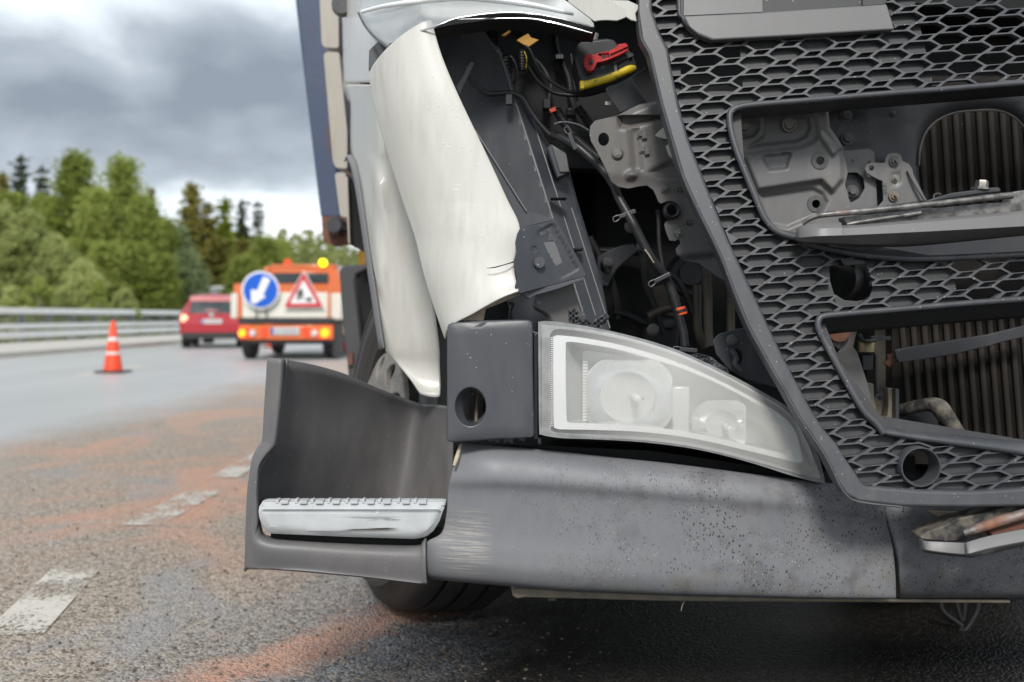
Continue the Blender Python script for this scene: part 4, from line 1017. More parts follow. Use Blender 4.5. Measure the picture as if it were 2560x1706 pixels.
plate("torn_edge", [Y4(*p) for p in ((832, 1003), (990, 905), (1180, 832), (1190, 848), (982, 935), (968, 1003), (880, 1003))], [], lambda u, v: 2.0, .05, "bare_edge", cp, bevel=.001)
tube("crack", [(1216, 671, 1.962), (1236, 669, 1.960), (1262, 662, 1.962), (1285, 655, 1.972)], [.0004, .0012, .001, .0014], "deep_black", cp, 6)
# water beads on the panel, set where the surface is
bpy.context.view_layer.update()
def hit(o, u, v):
    base = wloc(o); org = cam.location - base; d = (P(u, v, 1.0) - cam.location).normalized()
    ok, loc, nrm, _ = o.evaluated_get(bpy.context.evaluated_depsgraph_get()).ray_cast(org, d)
    return (loc + base, nrm) if ok else None
rb_ = random.Random(12); V = []; F = []
ico = bmesh.new(); bmesh.ops.create_icosphere(ico, subdivisions=2, radius=1.0); iv = [v.co.copy() for v in ico.verts]; ifc = [[v.index for v in f.verts] for f in ico.faces]; ico.free()
for k in range(90):
    v_ = rb_.uniform(120, 640); u_ = 1020 + (v_ - 150) * .34 + abs(rb_.gauss(0, 1)) * 55
    h_ = hit(cp, u_, v_)
    if not h_: continue
    r_ = rb_.uniform(.0006, .0016); st_ = rb_.uniform(1.0, 2.2); b0 = len(V)
    for q in iv: V.append(h_[0] + Vector((q.x * r_, q.y * r_ * .6, q.z * r_ * st_)))
    F += [[i_ + b0 for i_ in f_] for f_ in ifc]
if V: from_world("water_bead", V, F, "clear_bead", cp, 80, kind="stuff")
# its black plastic end
tip = [Y5(*p) for p in ((215, 250), (400, 212), (540, 180), (600, 280), (700, 460), (812, 668), (802, 684), (560, 748), (350, 800), (212, 838), (178, 800), (165, 780), (188, 700), (165, 610), (155, 545), (182, 470), (170, 380), (188, 300))]
tp = plate("panel_end_cap", tip, [ell(*Y5(338, 440), 6.2, 7, 16)], lambda u, v: 1.965 + .0006 * (u - 1290) * .4 + .006 * sstep(0, 8, sdist(u, v, [Y5(*p) for p in ((350, 295), (505, 203), (740, 625), (580, 708))])), .012, "liner_plastic", truck, grid=7, bevel=.0015)
plate("label_field", [Y5(*p) for p in ((362, 300), (500, 215), (725, 620), (585, 700))], [], lambda u, v: 1.965 + .00024 * (u - 1290) + .004, .003, "liner_plastic", tp, bevel=.0006)
for pts in (((382, 292), (440, 262), (452, 300), (400, 328)), ((450, 260), (490, 248), (500, 300), (540, 350), (545, 380), (490, 355), (460, 370), (470, 320))):
    plate("label_residue", [Y5(*p) for p in pts], [], lambda u, v: 1.965 + .00024 * (u - 1290) + .0030, .001, "torn_plastic", tp)
plate("label_residue", [Y5(*p) for p in ((425, 380), (520, 370), (560, 470), (590, 560), (530, 590), (480, 520))], [], lambda u, v: 1.965 + .00024 * (u - 1290) + .0034, .001, "bar_plastic", tp)
lathe("boss", [(.001, -.002), (.0105, -.002), (.0115, 0)], "surround_plastic", P(*Y5(390, 558), 1.968), (0, 1, 0), tp, 24)
plate("end_cap_underside", [Y5(*p) for p in ((215, 838), (560, 748), (802, 684), (770, 715), (560, 790), (350, 850), (300, 880))], [], 1.985, .05, "surround_plastic", tp, bevel=.001)
plate("panel_end_bracket", [(1186, 325), (1236, 402), (1314, 527), (1393, 549), (1301, 571), (1262, 500), (1225, 400)], [], 2.035, .004, "liner_plastic", truck, bevel=.001)
tube("edge_highlight", [(1188, 327, 2.03), (1240, 408, 2.03), (1308, 516, 2.03), (1316, 528, 2.03)], .0018, "bar_plastic", truck, 6)  # paler tube laid on the edge as its painted highlight

# ------------------------------------------------------------------ upper headlight and torn hood corner
low = [(895, 33), (912, 66), (938, 95), (968, 119), (974, 109), (1030, 85), (1085, 69), (1133, 50), (1180, 41), (1220, 36), (1265, 33), (1307, 34), (1345, 38), (1377, 44), (1412, 51), (1447, 60), (1476, 68), (1486, 68), (1484, 58), (1470, 40), (1440, 18), (1412, 0), (1385, -40), (1360, -110), (900, -110)]
ul = plate("upper_headlight", low, [], lambda u, v: 2.06 + .0016 * max(0, 1050 - u) + .03 * sstep(0, 60, v + 60), .05, "lamp_housing_grey", truck, grid=24, bevel=.002, smooth=60)
def crest(t0):
    return lambda u, v: 2.035 + .0016 * max(0, 1050 - u)
plate("lens", [(u, v) for u, v in low], [], crest(0), .004, "clear_lens", ul, grid=40, bevel=.001, smooth=60)
tube("chrome_edge", [(u, v - 1, 2.030 + .0016 * max(0, 1050 - u)) for u, v in low[4:17]], .0022, "chrome_trim", ul, 8)
tube("chrome_edge", [(u + 1, v, 2.03 + .0016 * (1050 - u)) for u, v in low[0:4]], .0026, "surround_plastic", ul, 8)
tube("light_guide", [(905, 30, 2.24), (960, 16, 2.15), (1040, 5, 2.06), (1150, -6, 2.042), (1236, 0, 2.042), (1330, 13, 2.042), (1400, 28, 2.042), (1434, 36, 2.042)], [.004, .005, .006, .007, .007, .006, .005, .003], "lamp_bezel_silver", ul, 10)
tube("lens_fragment_edge", [Z3(310, 175) + (2.05,), Z3(950, 165) + (2.03,), Z3(1200, 200) + (2.02,), Z3(1400, 250) + (2.02,), Z3(1570, 298) + (2.02,)], [.001, .0016, .002, .002, .0012], "chrome_trim", ul, 6)
plate("lamp_underside", [(1085, 71), (1133, 52), (1220, 39), (1307, 37), (1377, 47), (1447, 63), (1487, 72), (1489, 80), (1440, 78), (1377, 58), (1300, 46), (1220, 50), (1133, 62)], [], 2.07, .08, "deep_black", ul)
hd = plate("hood_corner", zz(Z3, (1310, -100), (1360, 20), (1590, 192), (1640, 183), (1700, 180), (1790, 186), (1850, 165), (1895, 140), (1930, 120), (1880, 85), (1800, 40), (1720, -10), (1700, -100)), [], lambda u, v: 1.99 + .00012 * (u - 1400), .005, "cream_paint", truck, grid=14, bevel=.001, smooth=60)
plate("torn_flap", zz(Z3, (1700, -100), (1730, 0), (1890, 5), (1990, 50), (1975, 90), (1955, 120), (1968, 192), (1915, 180), (1870, 150), (1700, 100)), [], 2.01, .005, "cream_paint", hd, bevel=.001)
plate("corner_wedge", [Z2(*p) for p in ((965, 402), (872, 492), (866, 690), (882, 694), (1045, 480), (1030, 450))], [], 2.26, .03, "surround_plastic", truck, bevel=.002)

# ------------------------------------------------------------------ step, lower corner
dl = 2.03
wall = [[(722, 896, 2.04), (716, 900, 2.05), (790, 915, 2.13), (860, 935, 2.22), (920, 960, 2.30), (985, 988, 2.38), (1045, 1010, 2.43), (1080, 1012, 2.36), (1130, 1018, 2.30)],
        [(712, 990, 2.05), (706, 1000, 2.07), (782, 1000, 2.16), (855, 1010, 2.25), (918, 1020, 2.32), (980, 1030, 2.40), (1038, 1040, 2.44), (1076, 1045, 2.37), (1130, 1050, 2.30)],
        [(695, 1100, 2.05), (690, 1110, 2.08), (780, 1110, 2.18), (850, 1115, 2.26), (912, 1120, 2.33), (972, 1125, 2.40), (1026, 1130, 2.43), (1070, 1130, 2.37), (1130, 1130, 2.30)],
        [(650, 1180, 2.05), (655, 1185, 2.10), (770, 1195, 2.20), (845, 1195, 2.28), (905, 1195, 2.34), (965, 1195, 2.40), (1018, 1195, 2.42), (1065, 1195, 2.37), (1130, 1195, 2.30)],
        [(645, 1262, 2.05), (650, 1265, 2.12), (765, 1265, 2.22), (840, 1265, 2.30), (900, 1265, 2.35), (958, 1265, 2.40), (1008, 1265, 2.41), (1060, 1265, 2.37), (1130, 1265, 2.30)]]
loft("step_well_panel", wall, "step_plastic", truck, 5, 4, .006, smooth=50)
lip_o = [(668, 895), (664, 960), (660, 1020), (655, 1098), (644, 1118), (630, 1146), (624, 1180), (618, 1225), (614, 1300), (611, 1423)]
lip_i = [(711, 898), (708, 960), (703, 1020), (694, 1098), (688, 1118), (668, 1140), (652, 1165), (648, 1200), (646, 1245), (650, 1300)]
loft("step_corner_edge", [[(u + 4, v + 2, 2.06) for u, v in lip_o], [(u, v, 2.035) for u, v in lip_o], [(u + 3, v, 2.022) for u, v in lip_o], [(u * .35 + a * .65, v * .35 + b * .65, 2.005) for (u, v), (a, b) in zip(lip_o, lip_i)], [(u - 2, v, 2.012) for u, v in lip_i], [(u + 1, v, 2.04) for u, v in lip_i], [(u + 2, v, 2.06) for u, v in lip_i]], "step_plastic", truck, 5, 4, .004, smooth=60)
# lower band of the step
lb = [[(646, 1246, 2.04), (655, 1320, 2.04), (674, 1340, 2.04), (760, 1350, 2.04), (900, 1358, 2.04), (1040, 1362, 2.03), (1057, 1352, 2.02), (1062, 1342, 2.02)],
      [(640, 1250, 2.012), (648, 1325, 2.012), (670, 1348, 2.012), (760, 1357, 2.012), (900, 1365, 2.01), (1035, 1369, 2.00), (1055, 1360, 1.995), (1062, 1352, 1.995)],
      [(630, 1280, 2.008), (632, 1350, 2.003), (665, 1372, 2.0), (760, 1380, 2.0), (900, 1388, 1.995), (1035, 1395, 1.985), (1058, 1395, 1.98), (1064, 1395, 1.98)],
      [(613, 1400, 2.018), (640, 1412, 2.01), (680, 1415, 2.007), (760, 1420, 2.005), (900, 1433, 2.0), (1035, 1448, 1.99), (1056, 1449, 1.985), (1066, 1448, 1.985)],
      [(611, 1422, 2.03), (640, 1423, 2.02), (690, 1425, 2.017), (760, 1430, 2.012), (900, 1443, 2.01), (1035, 1459, 2.0), (1058, 1461, 2.0), (1068, 1461, 2.0)],
      [(616, 1423, 2.10), (640, 1424, 2.10), (690, 1426, 2.10), (760, 1431, 2.10), (900, 1444, 2.10), (1035, 1458, 2.10), (1060, 1460, 2.10), (1072, 1460, 2.10)]]
loft("step_lower_skirt", lb, "step_plastic", truck, 5, 4, .005, smooth=60)
trd = [Y1(*p) for p in ((162, 1030), (165, 1000), (188, 962), (215, 958), (1290, 958), (1311, 962), (1308, 985), (1290, 1030), (1272, 1085), (1235, 1145), (1195, 1178), (1150, 1192), (1110, 1196), (700, 1183), (240, 1163), (210, 1145), (185, 1110), (168, 1070))]
def dtr(u, v):
    return 1.985 + .018 * sstep(1279, 1253, v) + .012 * sstep(14, 0, sdist(u, v, trd))
st = plate("step_tread", trd, [], dtr, .02, "tread_metal", truck, grid=9, bevel=.002, smooth=60, extra=[[Y1(175, 1023), Y1(1285, 1029), Y1(1285, 1032), Y1(175, 1026)]])
# grooved top of the tread, with teeth along its front edge
top = P(655, 1251, 2.0); topr = P(1112, 1251, 2.0)
boxw("tread_top", (top.x, 2.0, top.z - .012), (topr.x, 2.03, top.z - .004), "tread_metal", st, .002)
for k in range(9):
    x = top.x + .03 + k * (topr.x - top.x - .06) / 9 + rnd.uniform(-.004, .004)
    boxw("tread_ridge", (x, 1.998, top.z - .006), (x + .006, 2.02, top.z + .0016 + .0006 * (k % 2)), "tread_metal", st, .0012)
    boxw("tread_ridge", (x + .011, 1.992, top.z - .006), (x + .026, 2.02, top.z + .0004), "tread_metal", st, .0008)
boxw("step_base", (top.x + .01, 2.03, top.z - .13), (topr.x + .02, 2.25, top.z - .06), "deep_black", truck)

# ------------------------------------------------------------------ bumper
be = [[(265, 108), (420, 122), (600, 140), (850, 162), (1100, 190), (1500, 232), (2000, 295), (2353, 338), (2700, 375)],
      [(258, 112), (420, 130), (600, 147), (850, 170), (1100, 200), (1500, 242), (2000, 305), (2353, 350), (2715, 390)],
      [(232, 200), (400, 210), (600, 222), (850, 245), (1100, 275), (1500, 310), (2000, 365), (2353, 405), (2735, 445)],
      [(202, 318), (400, 322), (600, 330), (850, 345), (1100, 365), (1500, 400), (2000, 445), (2353, 480), (2760, 530)],
      [(188, 400), (400, 400), (600, 405), (850, 420), (1100, 440), (1500, 470), (2000, 515), (2353, 545), (2775, 600)],
      [(178, 520), (400, 530), (600, 540), (850, 550), (1100, 570), (1500, 595), (2000, 630), (2353, 655), (2800, 700)],
      [(150, 640), (380, 655), (600, 665), (850, 680), (1100, 695), (1500, 720), (2000, 745), (2353, 765), (2815, 800)],
      [(60, 700), (330, 760), (600, 780), (850, 800), (1100, 810), (1500, 830), (2000, 850), (2353, 865), (2822, 890)],
      [(50, 820), (330, 850), (600, 875), (850, 895), (1100, 910), (1500, 925), (2000, 945), (2353, 955), (2825, 980)],
      [(72, 900), (330, 925), (600, 950), (850, 972), (1100, 985), (1500, 1000), (2000, 1012), (2353, 1020), (2825, 1025)],
      [(90, 915), (330, 938), (600, 960), (850, 982), (1100, 995), (1500, 1010), (2000, 1022), (2353, 1030), (2825, 1032)]]
dc = [.035, .018, .010, .004, .003, .004, .0, .0, .0, .0, 0]
dr = [.050, .028, -.002, -.014, -.006, -.005, -.006, -.009, -.007, .014, .065]
rows = []
for i, r_ in enumerate(be):
    row = []
    for j, (x, y) in enumerate(r_):
        u, v = Y6(x, y); d = 1.985 + dr[i] * (1 if j < 5 else max(.35, 1 - (j - 4) * .16)) + dc[0] * [1.0, .1, 0, 0, 0, .1, .2, .3, .4][j] * (.8 if i < 9 else .6)
        row.append((u, v, d))
    rows.append(row)
bp = loft("bumper", rows, "bumper_plastic", truck, 6, 5, .006, bevel=.0015, smooth=60)
tube("edge_seam_tape", [Y6(262, 125) + (2.005,), Y6(240, 200) + (1.99,), Y6(224, 248) + (1.98,)], [.003, .0048, .003], "bare_edge", bp, 8)
rows = []
for i, (v, dd) in enumerate(((1236, .05), (1246, .012), (1275, .0), (1330, .0), (1400, .004), (1450, .010), (1485, .03), (1497, .07))):
    us = [2199 + (v - 1269) * .33 if v < 1380 else 2235 + (v - 1380) * .07, 2260, 2350, 2500, 2700, 3100]
    rows.append([(us[0], v, 2.02 + dd), (us[0] + 6, v, 2.00 + dd)] + [(u, v, 1.985 + dd + (u - 2250) * .00002) for u in us[1:]])
loft("bumper_centre_section", rows, "bumper_plastic", truck, 4, 4, .006, smooth=60)
un = plate("underrun_lip", [Y6(*p) for p in ((560, 978), (590, 965), (890, 980), (1500, 1005), (2353, 1025), (3500, 1040), (3500, 1058), (2353, 1050), (1500, 1045), (1000, 1032), (640, 1022), (600, 1030), (570, 1018))], [], 2.045, .22, "sand_cast", truck, bevel=.004)
for x, w_ in ((800, 24), (1880, 24)):
    a, b = Y6(x - w_, 1028), Y6(x + w_, 1058); pbox("lip_stud", a[0], a[1] - 10, b[0], b[1] - 6, 2.06, 2.09, "bolt_grey", un, .002)
tube("hanging_thread", [Y6(1580, 1045) + (2.04,), Y6(1566, 1070) + (2.04,), Y6(1560, 1100) + (2.045,)], .0007, "bare_edge", un, 6)

# ------------------------------------------------------------------ surround block with tow hook opening
so = [ZE(*p) for p in ((515, 165), (530, 135), (565, 118), (900, 95), (1280, 86), (1400, 90), (1435, 105), (1446, 140), (1448, 600), (1455, 1000), (1464, 1345), (1440, 1368), (1200, 1383), (1060, 1383), (850, 1402), (700, 1412), (560, 1420), (520, 1412), (506, 1390), (510, 1000), (512, 700))]
hc = ZE(768, 1035); hole = ell(hc[0], hc[1], 38, 47.5, 40); h2 = ell(*ZE(812, 1045), 28, 41.5, 40)
sb = plate("tow_hook_cover", so, [hole], lambda u, v: 1.965 + .004 * sstep(12, 0, sdist(u, v, so)), .105, "surround_plastic", truck, grid=16, bevel=.005, bseg=3, smooth=50)
V = []; F = []
rings = [[P(x, y, 1.9655) for x, y in hole], [P(x * .9 + a * .1, y * .9 + b * .1, 1.970) for (x, y), (a, b) in zip(hole, h2)], [P(x * .3 + a * .7, y * .3 + b * .7, 1.992) for (x, y), (a, b) in zip(hole, h2)], [P(a, b, 1.998) for a, b in h2], [P(a, b, 2.03) for a, b in h2]]
for r_ in rings: V += r_
for i in range(4):
    for k in range(40): F.append([i * 40 + k, i * 40 + (k + 1) % 40, (i + 1) * 40 + (k + 1) % 40, (i + 1) * 40 + k])
from_world("hole_funnel", V, F, "surround_plastic", sb, 60)
tube("tow_hook", [ZE(800, 900) + (2.06,), ZE(808, 880) + (2.05,), ZE(860, 885) + (2.045,), ZE(845, 930) + (2.045,), ZE(832, 1060) + (2.045,), ZE(828, 1240) + (2.045,)], .0038, "sand_cast", truck, 10)
tube("tow_hook_pin", [ZE(800, 880) + (2.06,), ZE(800, 1000) + (2.06,), ZE(795, 1240) + (2.07,)], .0022, "dark_steel", truck, 8)
# torn clips beneath the block
for k, (x, y, w_, h_) in enumerate(((955, 1378, 150, 50), (1120, 1378, 130, 60), (1290, 1370, 80, 50), (1500, 1370, 40, 90))):
    plate("torn_clip", [ZE(*p) for p in ((x, y), (x + w_, y - 4), (x + w_ * .8, y + h_), (x + w_ * .4, y + h_ * .6), (x + w_ * .1, y + h_ * .9))], [], 2.01, .03, "torn_plastic", truck, bevel=.001)
pbox("mount_bracket", *ZE(1452, 240), *ZE(1505, 1390), 1.99, 2.10, "black_plastic", truck, .002)
tube("mount_strap", [ZE(1440, 210) + (2.02,), ZE(1475, 232) + (2.02,), ZE(1510, 235) + (2.02,)], .0022, "bar_plastic", truck, 8)

# ------------------------------------------------------------------ fog lamp unit
dh = lambda u, v: 1.962 + (u - 1350) * 3.5e-5
LO = [Y2(*p) for p in spline([(590, 58), (700, 60), (900, 92), (1150, 148), (1400, 226), (1650, 340), (1880, 462), (2058, 572), (2140, 680), (2215, 820), (2262, 985), (2240, 1005), (2080, 968), (1800, 880), (1500, 808), (1200, 768), (900, 750), (720, 744), (600, 724), (584, 690), (580, 400), (578, 100)], 4, True)]
LG = [Y2(*p) for p in spline([(655, 125), (700, 102), (900, 128), (1150, 182), (1400, 262), (1650, 375), (1870, 492), (2040, 600), (2130, 720), (2190, 850), (2215, 955), (2060, 925), (1800, 848), (1500, 778), (1200, 738), (900, 722), (720, 715), (668, 705), (652, 670), (650, 400), (648, 160)], 4, True)]
LB = [Y2(*p) for p in spline([(672, 145), (720, 140), (900, 162), (1130, 212), (1400, 298), (1650, 408), (1850, 512), (2010, 610), (2090, 700), (2118, 800), (2125, 885), (2020, 868), (1800, 815), (1500, 748), (1200, 708), (900, 695), (730, 692), (680, 685), (668, 650), (666, 400), (666, 170)], 4, True)]
LW = [Y2(*p) for p in spline([(745, 180), (800, 180), (1000, 212), (1180, 258), (1400, 325), (1620, 415), (1800, 508), (1940, 595), (2020, 680), (2050, 770), (2055, 835), (1960, 820), (1750, 770), (1480, 712), (1200, 675), (950, 660), (790, 655), (755, 648), (745, 620), (740, 400), (740, 200)], 4, True)]
cu, cvv = Y2(1250, 480)
LBK = [(cu + (u - cu) * .87 + 14, cvv + (v - cvv) * .86 + 4) for u, v in LW]
fl = plate("fog_lamp", LO, [LG], dh, .035, "lamp_rim_clouded", truck, bevel=.002, smooth=50)
def ringloft(name, loops, mat, parent, smooth=60):
    V = []; F = []; n = len(loops[0][0])
    for l, d in loops: V += [P(u, v, dh(u, v) + d) for u, v in l]
    for i in range(len(loops) - 1):
        for k in range(n): F.append([i * n + k, i * n + (k + 1) % n, (i + 1) * n + (k + 1) % n, (i + 1) * n + k])
    return from_world(name, V, F, mat, parent, smooth)
plate("groove", LG, [LB], lambda u, v: dh(u, v) + .012, .004, "lamp_groove_dark", fl)
plate("bezel", LB, [LW], lambda u, v: dh(u, v) + .008, .006, "lamp_bezel_silver", fl, bevel=.0012)
ringloft("cavity_wall", [(LW, .012), ([(a * .6 + c * .4, b * .6 + d * .4) for (a, b), (c, d) in zip(LW, LBK)], .05), (LBK, .085)], "lamp_housing_grey", fl)
plate("back_panel", LBK, [], lambda u, v: dh(u, v) + .085, .006, "lamp_housing_grey", fl)
def bowl(name, c, rx, ry, dep, mat, d0, n=56, clip=None):
    V = []; F = []; m = 9
    for i in range(m):
        f = 1 - i / (m - 1) * .9
        for k in range(n):
            a = 2 * math.pi * k / n; uu = max(clip[0], min(clip[2], c[0] + rx * f * math.cos(a))); vv = max(clip[1], min(clip[3], c[1] + ry * f * math.sin(a))); V.append(P(uu, vv, d0 + dep * (1 - ((uu - c[0]) / rx) ** 2 - ((vv - c[1]) / ry) ** 2)))
    for i in range(m - 1):
        for k in range(n): F.append([i * n + k, i * n + (k + 1) % n, (i + 1) * n + (k + 1) % n, (i + 1) * n + k])
    return from_world(name, V, F, mat, fl, 60)
c1 = Y2(1110, 500); c2 = Y2(1660, 660)
bowl("reflector", c1, 122, 112, .08, "lamp_reflector_chrome", dh(*c1) + .030, clip=Y2(866, 282) + Y2(1366, 690))
bowl("reflector", c2, 82, 66, .06, "lamp_reflector_chrome", dh(*c2) + .040, clip=Y2(1482, 520) + Y2(1800, 775))
lathe("bulb", [(.001, -.035), (.006, -.034), (.008, -.02), (.008, .02)], "lamp_bezel_silver", P(*Y2(1150, 500), dh(*c1) + .06), (0, 1, 0), fl, 20)
lathe("bulb", [(.001, -.03), (.005, -.029), (.006, -.02), (.006, .02)], "lamp_bezel_silver", P(*Y2(1690, 680), dh(*c2) + .06), (0, 1, 0), fl, 20)
a, b = Y2(1372, 440), Y2(1470, 722); pbox("divider", a[0], a[1], b[0], b[1], 1.985, 2.05, "lamp_housing_grey", fl, .003)
a, b = Y2(838, 285), Y2(872, 655); rd = pbox("ribbed_strip", a[0], a[1], b[0], b[1], 2.03, 2.05, "lamp_housing_grey", fl, .001)
for k in range(20):
    y_ = 292 + k * 18; a, b = Y2(840, y_), Y2(870 - 20 * math.sin(k / 19 * math.pi) * .6, y_ + 7); pbox("rib", a[0], a[1], b[0], b[1], 2.026, 2.031, "lamp_bezel_silver", rd, 0)
# ribs moulded in the clear rim
k = 0
for (x0, x1) in ((592, 640), (651, 664)):
    for q in range(46):
        y_ = 150 + q * 11.5
        a, b = Y2(x0, y_), Y2(x1, y_ + 5.5); pbox("rim_rib", a[0], a[1], b[0], b[1], dh(a[0], 0) - (.0015 if x0 < 600 else -.008), dh(a[0], 0) + (.002 if x0 < 600 else .014), "lamp_rim_clouded" if x0 < 600 else "lamp_bezel_silver", fl, 0)
rows = []
m = 12
for i in range(m + 1):
    t = i / m
    # lens surface bulges out in the middle; top edge and bottom edge of the outline
    topc = spline([(600, 75), (900, 108), (1150, 164), (1400, 243), (1650, 358), (1880, 482), (2048, 590), (2150, 745), (2238, 965)], 4)
    botc = spline([(600, 708), (900, 738), (1150, 752), (1350, 772), (1550, 806), (1780, 862), (1950, 908), (2080, 945), (2235, 985)], 4)
    row = []
    for (p, q) in zip(topc, botc):
        x = p[0] * (1 - t) + q[0] * t; y = p[1] * (1 - t) + q[1] * t; u, v = Y2(x, y); row.append((u, v, dh(u, v) - .004 - .012 * math.sin(math.pi * t)))
    rows.append(row)
loft("lens", rows, "fog_lamp_lens", fl, 1, 1, 0, smooth=80)
plate("lamp_body", LO, [], lambda u, v: dh(u, v) + .092, .12, "black_plastic", fl)
plate("lamp_frame", [(u, v) for u, v in LO], [LG], lambda u, v: dh(u, v) + .037, .05, "black_plastic", fl)
plate("bumper_inner_shelf", [Y6(*p) for p in ((260, 120), (800, 130), (1400, 160), (2353, 300), (2500, 420), (1500, 330), (800, 220), (300, 180))], [], 2.06, .3, "deep_black", truck)

# ------------------------------------------------------------------ grille
dg = lambda u, v: 2.00 - .00013 * v
OUTL = [(1597, -90), (1596, 60), (1602, 100), (1622, 135), (1634, 184), (1652, 261), (1677, 347), (1705, 441), (1745, 531), (1798, 638), (1832, 728), (1868, 815), (1907, 887), (1955, 971), (2000, 1052), (2058, 1136), (2092, 1204), (2112, 1236), (2145, 1255), (2251, 1268), (2400, 1270), (2560, 1268), (3000, 1262), (3000, -90)]
INL = [(1630, -90), (1631, 24), (1651, 82), (1671, 122), (1678, 163), (1698, 261), (1722, 347), (1763, 453), (1804, 563), (1806, 560), (1823, 602), (1861, 683), (1897, 760), (1939, 851), (1981, 935), (2023, 1013), (2055, 1067), (2092, 1110), (2113, 1144), (2145, 1191), (2156, 1208), (2166, 1215), (2204, 1218), (2294, 1225), (2430, 1228), (2517, 1223), (2560, 1220), (3000, 1200), (3000, -90)]
INL = [p for i, p in enumerate(INL) if i != 8]
UP = [(3000, 175), (2560, 207), (2380, 222), (2171, 238), (2010, 252), (1886, 262), (1845, 269), (1829, 278), (1824, 291), (1826, 320), (1836, 360), (1853, 408), (1882, 478), (1906, 535), (1922, 560), (1945, 580), (1992, 596), (2030, 612), (2120, 632), (2210, 643), (2317, 647), (2560, 636), (3000, 610)]
LOW = [(3000, 715), (2560, 748), (2400, 760), (2253, 773), (2120, 784), (2062, 790), (2048, 798), (2045, 812), (2052, 835), (2091, 909), (2140, 997), (2165, 1035), (2188, 1056), (2209, 1084), (2251, 1094), (2336, 1108), (2506, 1127), (2560, 1137), (3000, 1200)]
LOWIN = LOW[:12] + [(2186, 1048), (2200, 1058), (2226, 1066), (2300, 1077), (2379, 1085), (2560, 1104), (3000, 1160)]
TOPP = zz(Z5, (240, -250), (240, 60), (262, 110), (300, 165), (370, 218), (440, 247), (1000, 217), (1565, 182), (1512, 25), (1500, -250))
TOW = ell(2299, 1167, 45.5, 44, 40)
CUT = zz(Z6, (845, 330), (890, 300), (940, 262), (1110, 280), (1165, 400), (1180, 500), (1150, 580), (1060, 598), (960, 590), (880, 540), (850, 440))
A = np.array([56.1, 25.0]); Bv = np.array([73.9, -21.7]); L0 = np.array([1919.7, 135.5]); AB = np.array([A, Bv]).T; ABI = np.linalg.inv(AB)
HX = [(q / 7.843, w / 7.843) for q, w in ((14, 0), (155, -113), (560, -138), (733, -50), (545, 82), (200, 108))]
DM = [(q / 7.843, w / 7.843) for q, w in ((118, 217), (240, 122), (492, 103), (362, 205))]
def warp(x, y):
    k = max(0, min(1, (y - 1050) / 70)); e = max(0, x - 2070) * k
    return (x + .17 * e, y - .03 * e)
CELLS = {}
for i in range(-10, 34):
    for j in range(-20, 18):
        o = L0 + A * i + Bv * j
        if not (1560 < o[0] < 2760 and -90 < o[1] < 1300): continue
        for kd, sh in (('h', HX), ('d', DM)):
            p = rounded([(o[0] + a, o[1] + b) for a, b in sh], 3.0, 2); p = [warp(*q) for q in p]
            cx = sum(q[0] for q in p) / len(p); cy = sum(q[1] for q in p) / len(p)
            if sdist(cx, cy, INL) > -30 and sdist(cx, cy, UP) < 32 and sdist(cx, cy, LOW) < 32 and sdist(cx, cy, TOPP) < 32 and cx < 2720:
                CELLS[(i, j, kd)] = p
def incell(x, y):
    ij = ABI @ (np.array([x, y]) - L0); i0, j0 = math.floor(ij[0]), math.floor(ij[1])
    for i in range(i0 - 2, i0 + 2):
        for j in range(j0 - 2, j0 + 2):
            for kd in 'hd':
                p = CELLS.get((i, j, kd))
                if p and inpoly(x, y, p): return True
    return False
dmesh = lambda u, v: dg(u, v) + .007
gri = plate("grille", [p for p in INL], list(CELLS.values()) + [UP, LOW, TOPP, TOW, CUT], dmesh, .016, "grille_plastic", truck, bevel=.0009, bseg=1, smooth=35,
    keep=lambda x, y: x < 2740 and inpoly(x, y, INL) and not inpoly(x, y, UP) and not inpoly(x, y, LOW) and not inpoly(x, y, TOPP) and not inpoly(x, y, TOW) and not inpoly(x, y, CUT) and not incell(x, y))
plate("outer_frame", OUTL, [INL], dg, .045, "grille_plastic", gri, bevel=.006, bseg=3, smooth=50, keep=lambda x, y: inpoly(x, y, OUTL) and not inpoly(x, y, INL))
tube("edge_bead", [(u + 2, v, dg(u, v) - .001) for u, v in OUTL[1:20]], .0022, "grille_plastic", gri, 6, 3)
# closed backs of the cells
bk_out = [(1620, -90), (1625, 60), (1665, 140), (1690, 261), (1755, 455), (1850, 683), (1960, 905), (2080, 1115), (2150, 1215), (2300, 1232), (2760, 1240), (2760, 1090), (2560, 1100), (2200, 1040), (2100, 905), (2050, 780), (2395, 757), (2385, 690), (2330, 640), (2100, 600), (1930, 570), (1860, 400), (1850, 262), (2329, 222), (2330, 190), (2290, 30), (2280, -90)]
pocket = zz(Z5, (248, 400), (330, 330), (470, 300), (612, 296), (632, 560), (400, 560), (250, 580))
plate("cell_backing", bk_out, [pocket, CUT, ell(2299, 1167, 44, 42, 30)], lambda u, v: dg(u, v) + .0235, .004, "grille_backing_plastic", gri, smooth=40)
plate("cell_backing", zz(Z5, (1655, 0), (1700, 90), (1790, 500), (1600, 560), (1500, 300)), [], lambda u, v: dg(u, v) + .0245, .004, "grille_backing_plastic", gri)
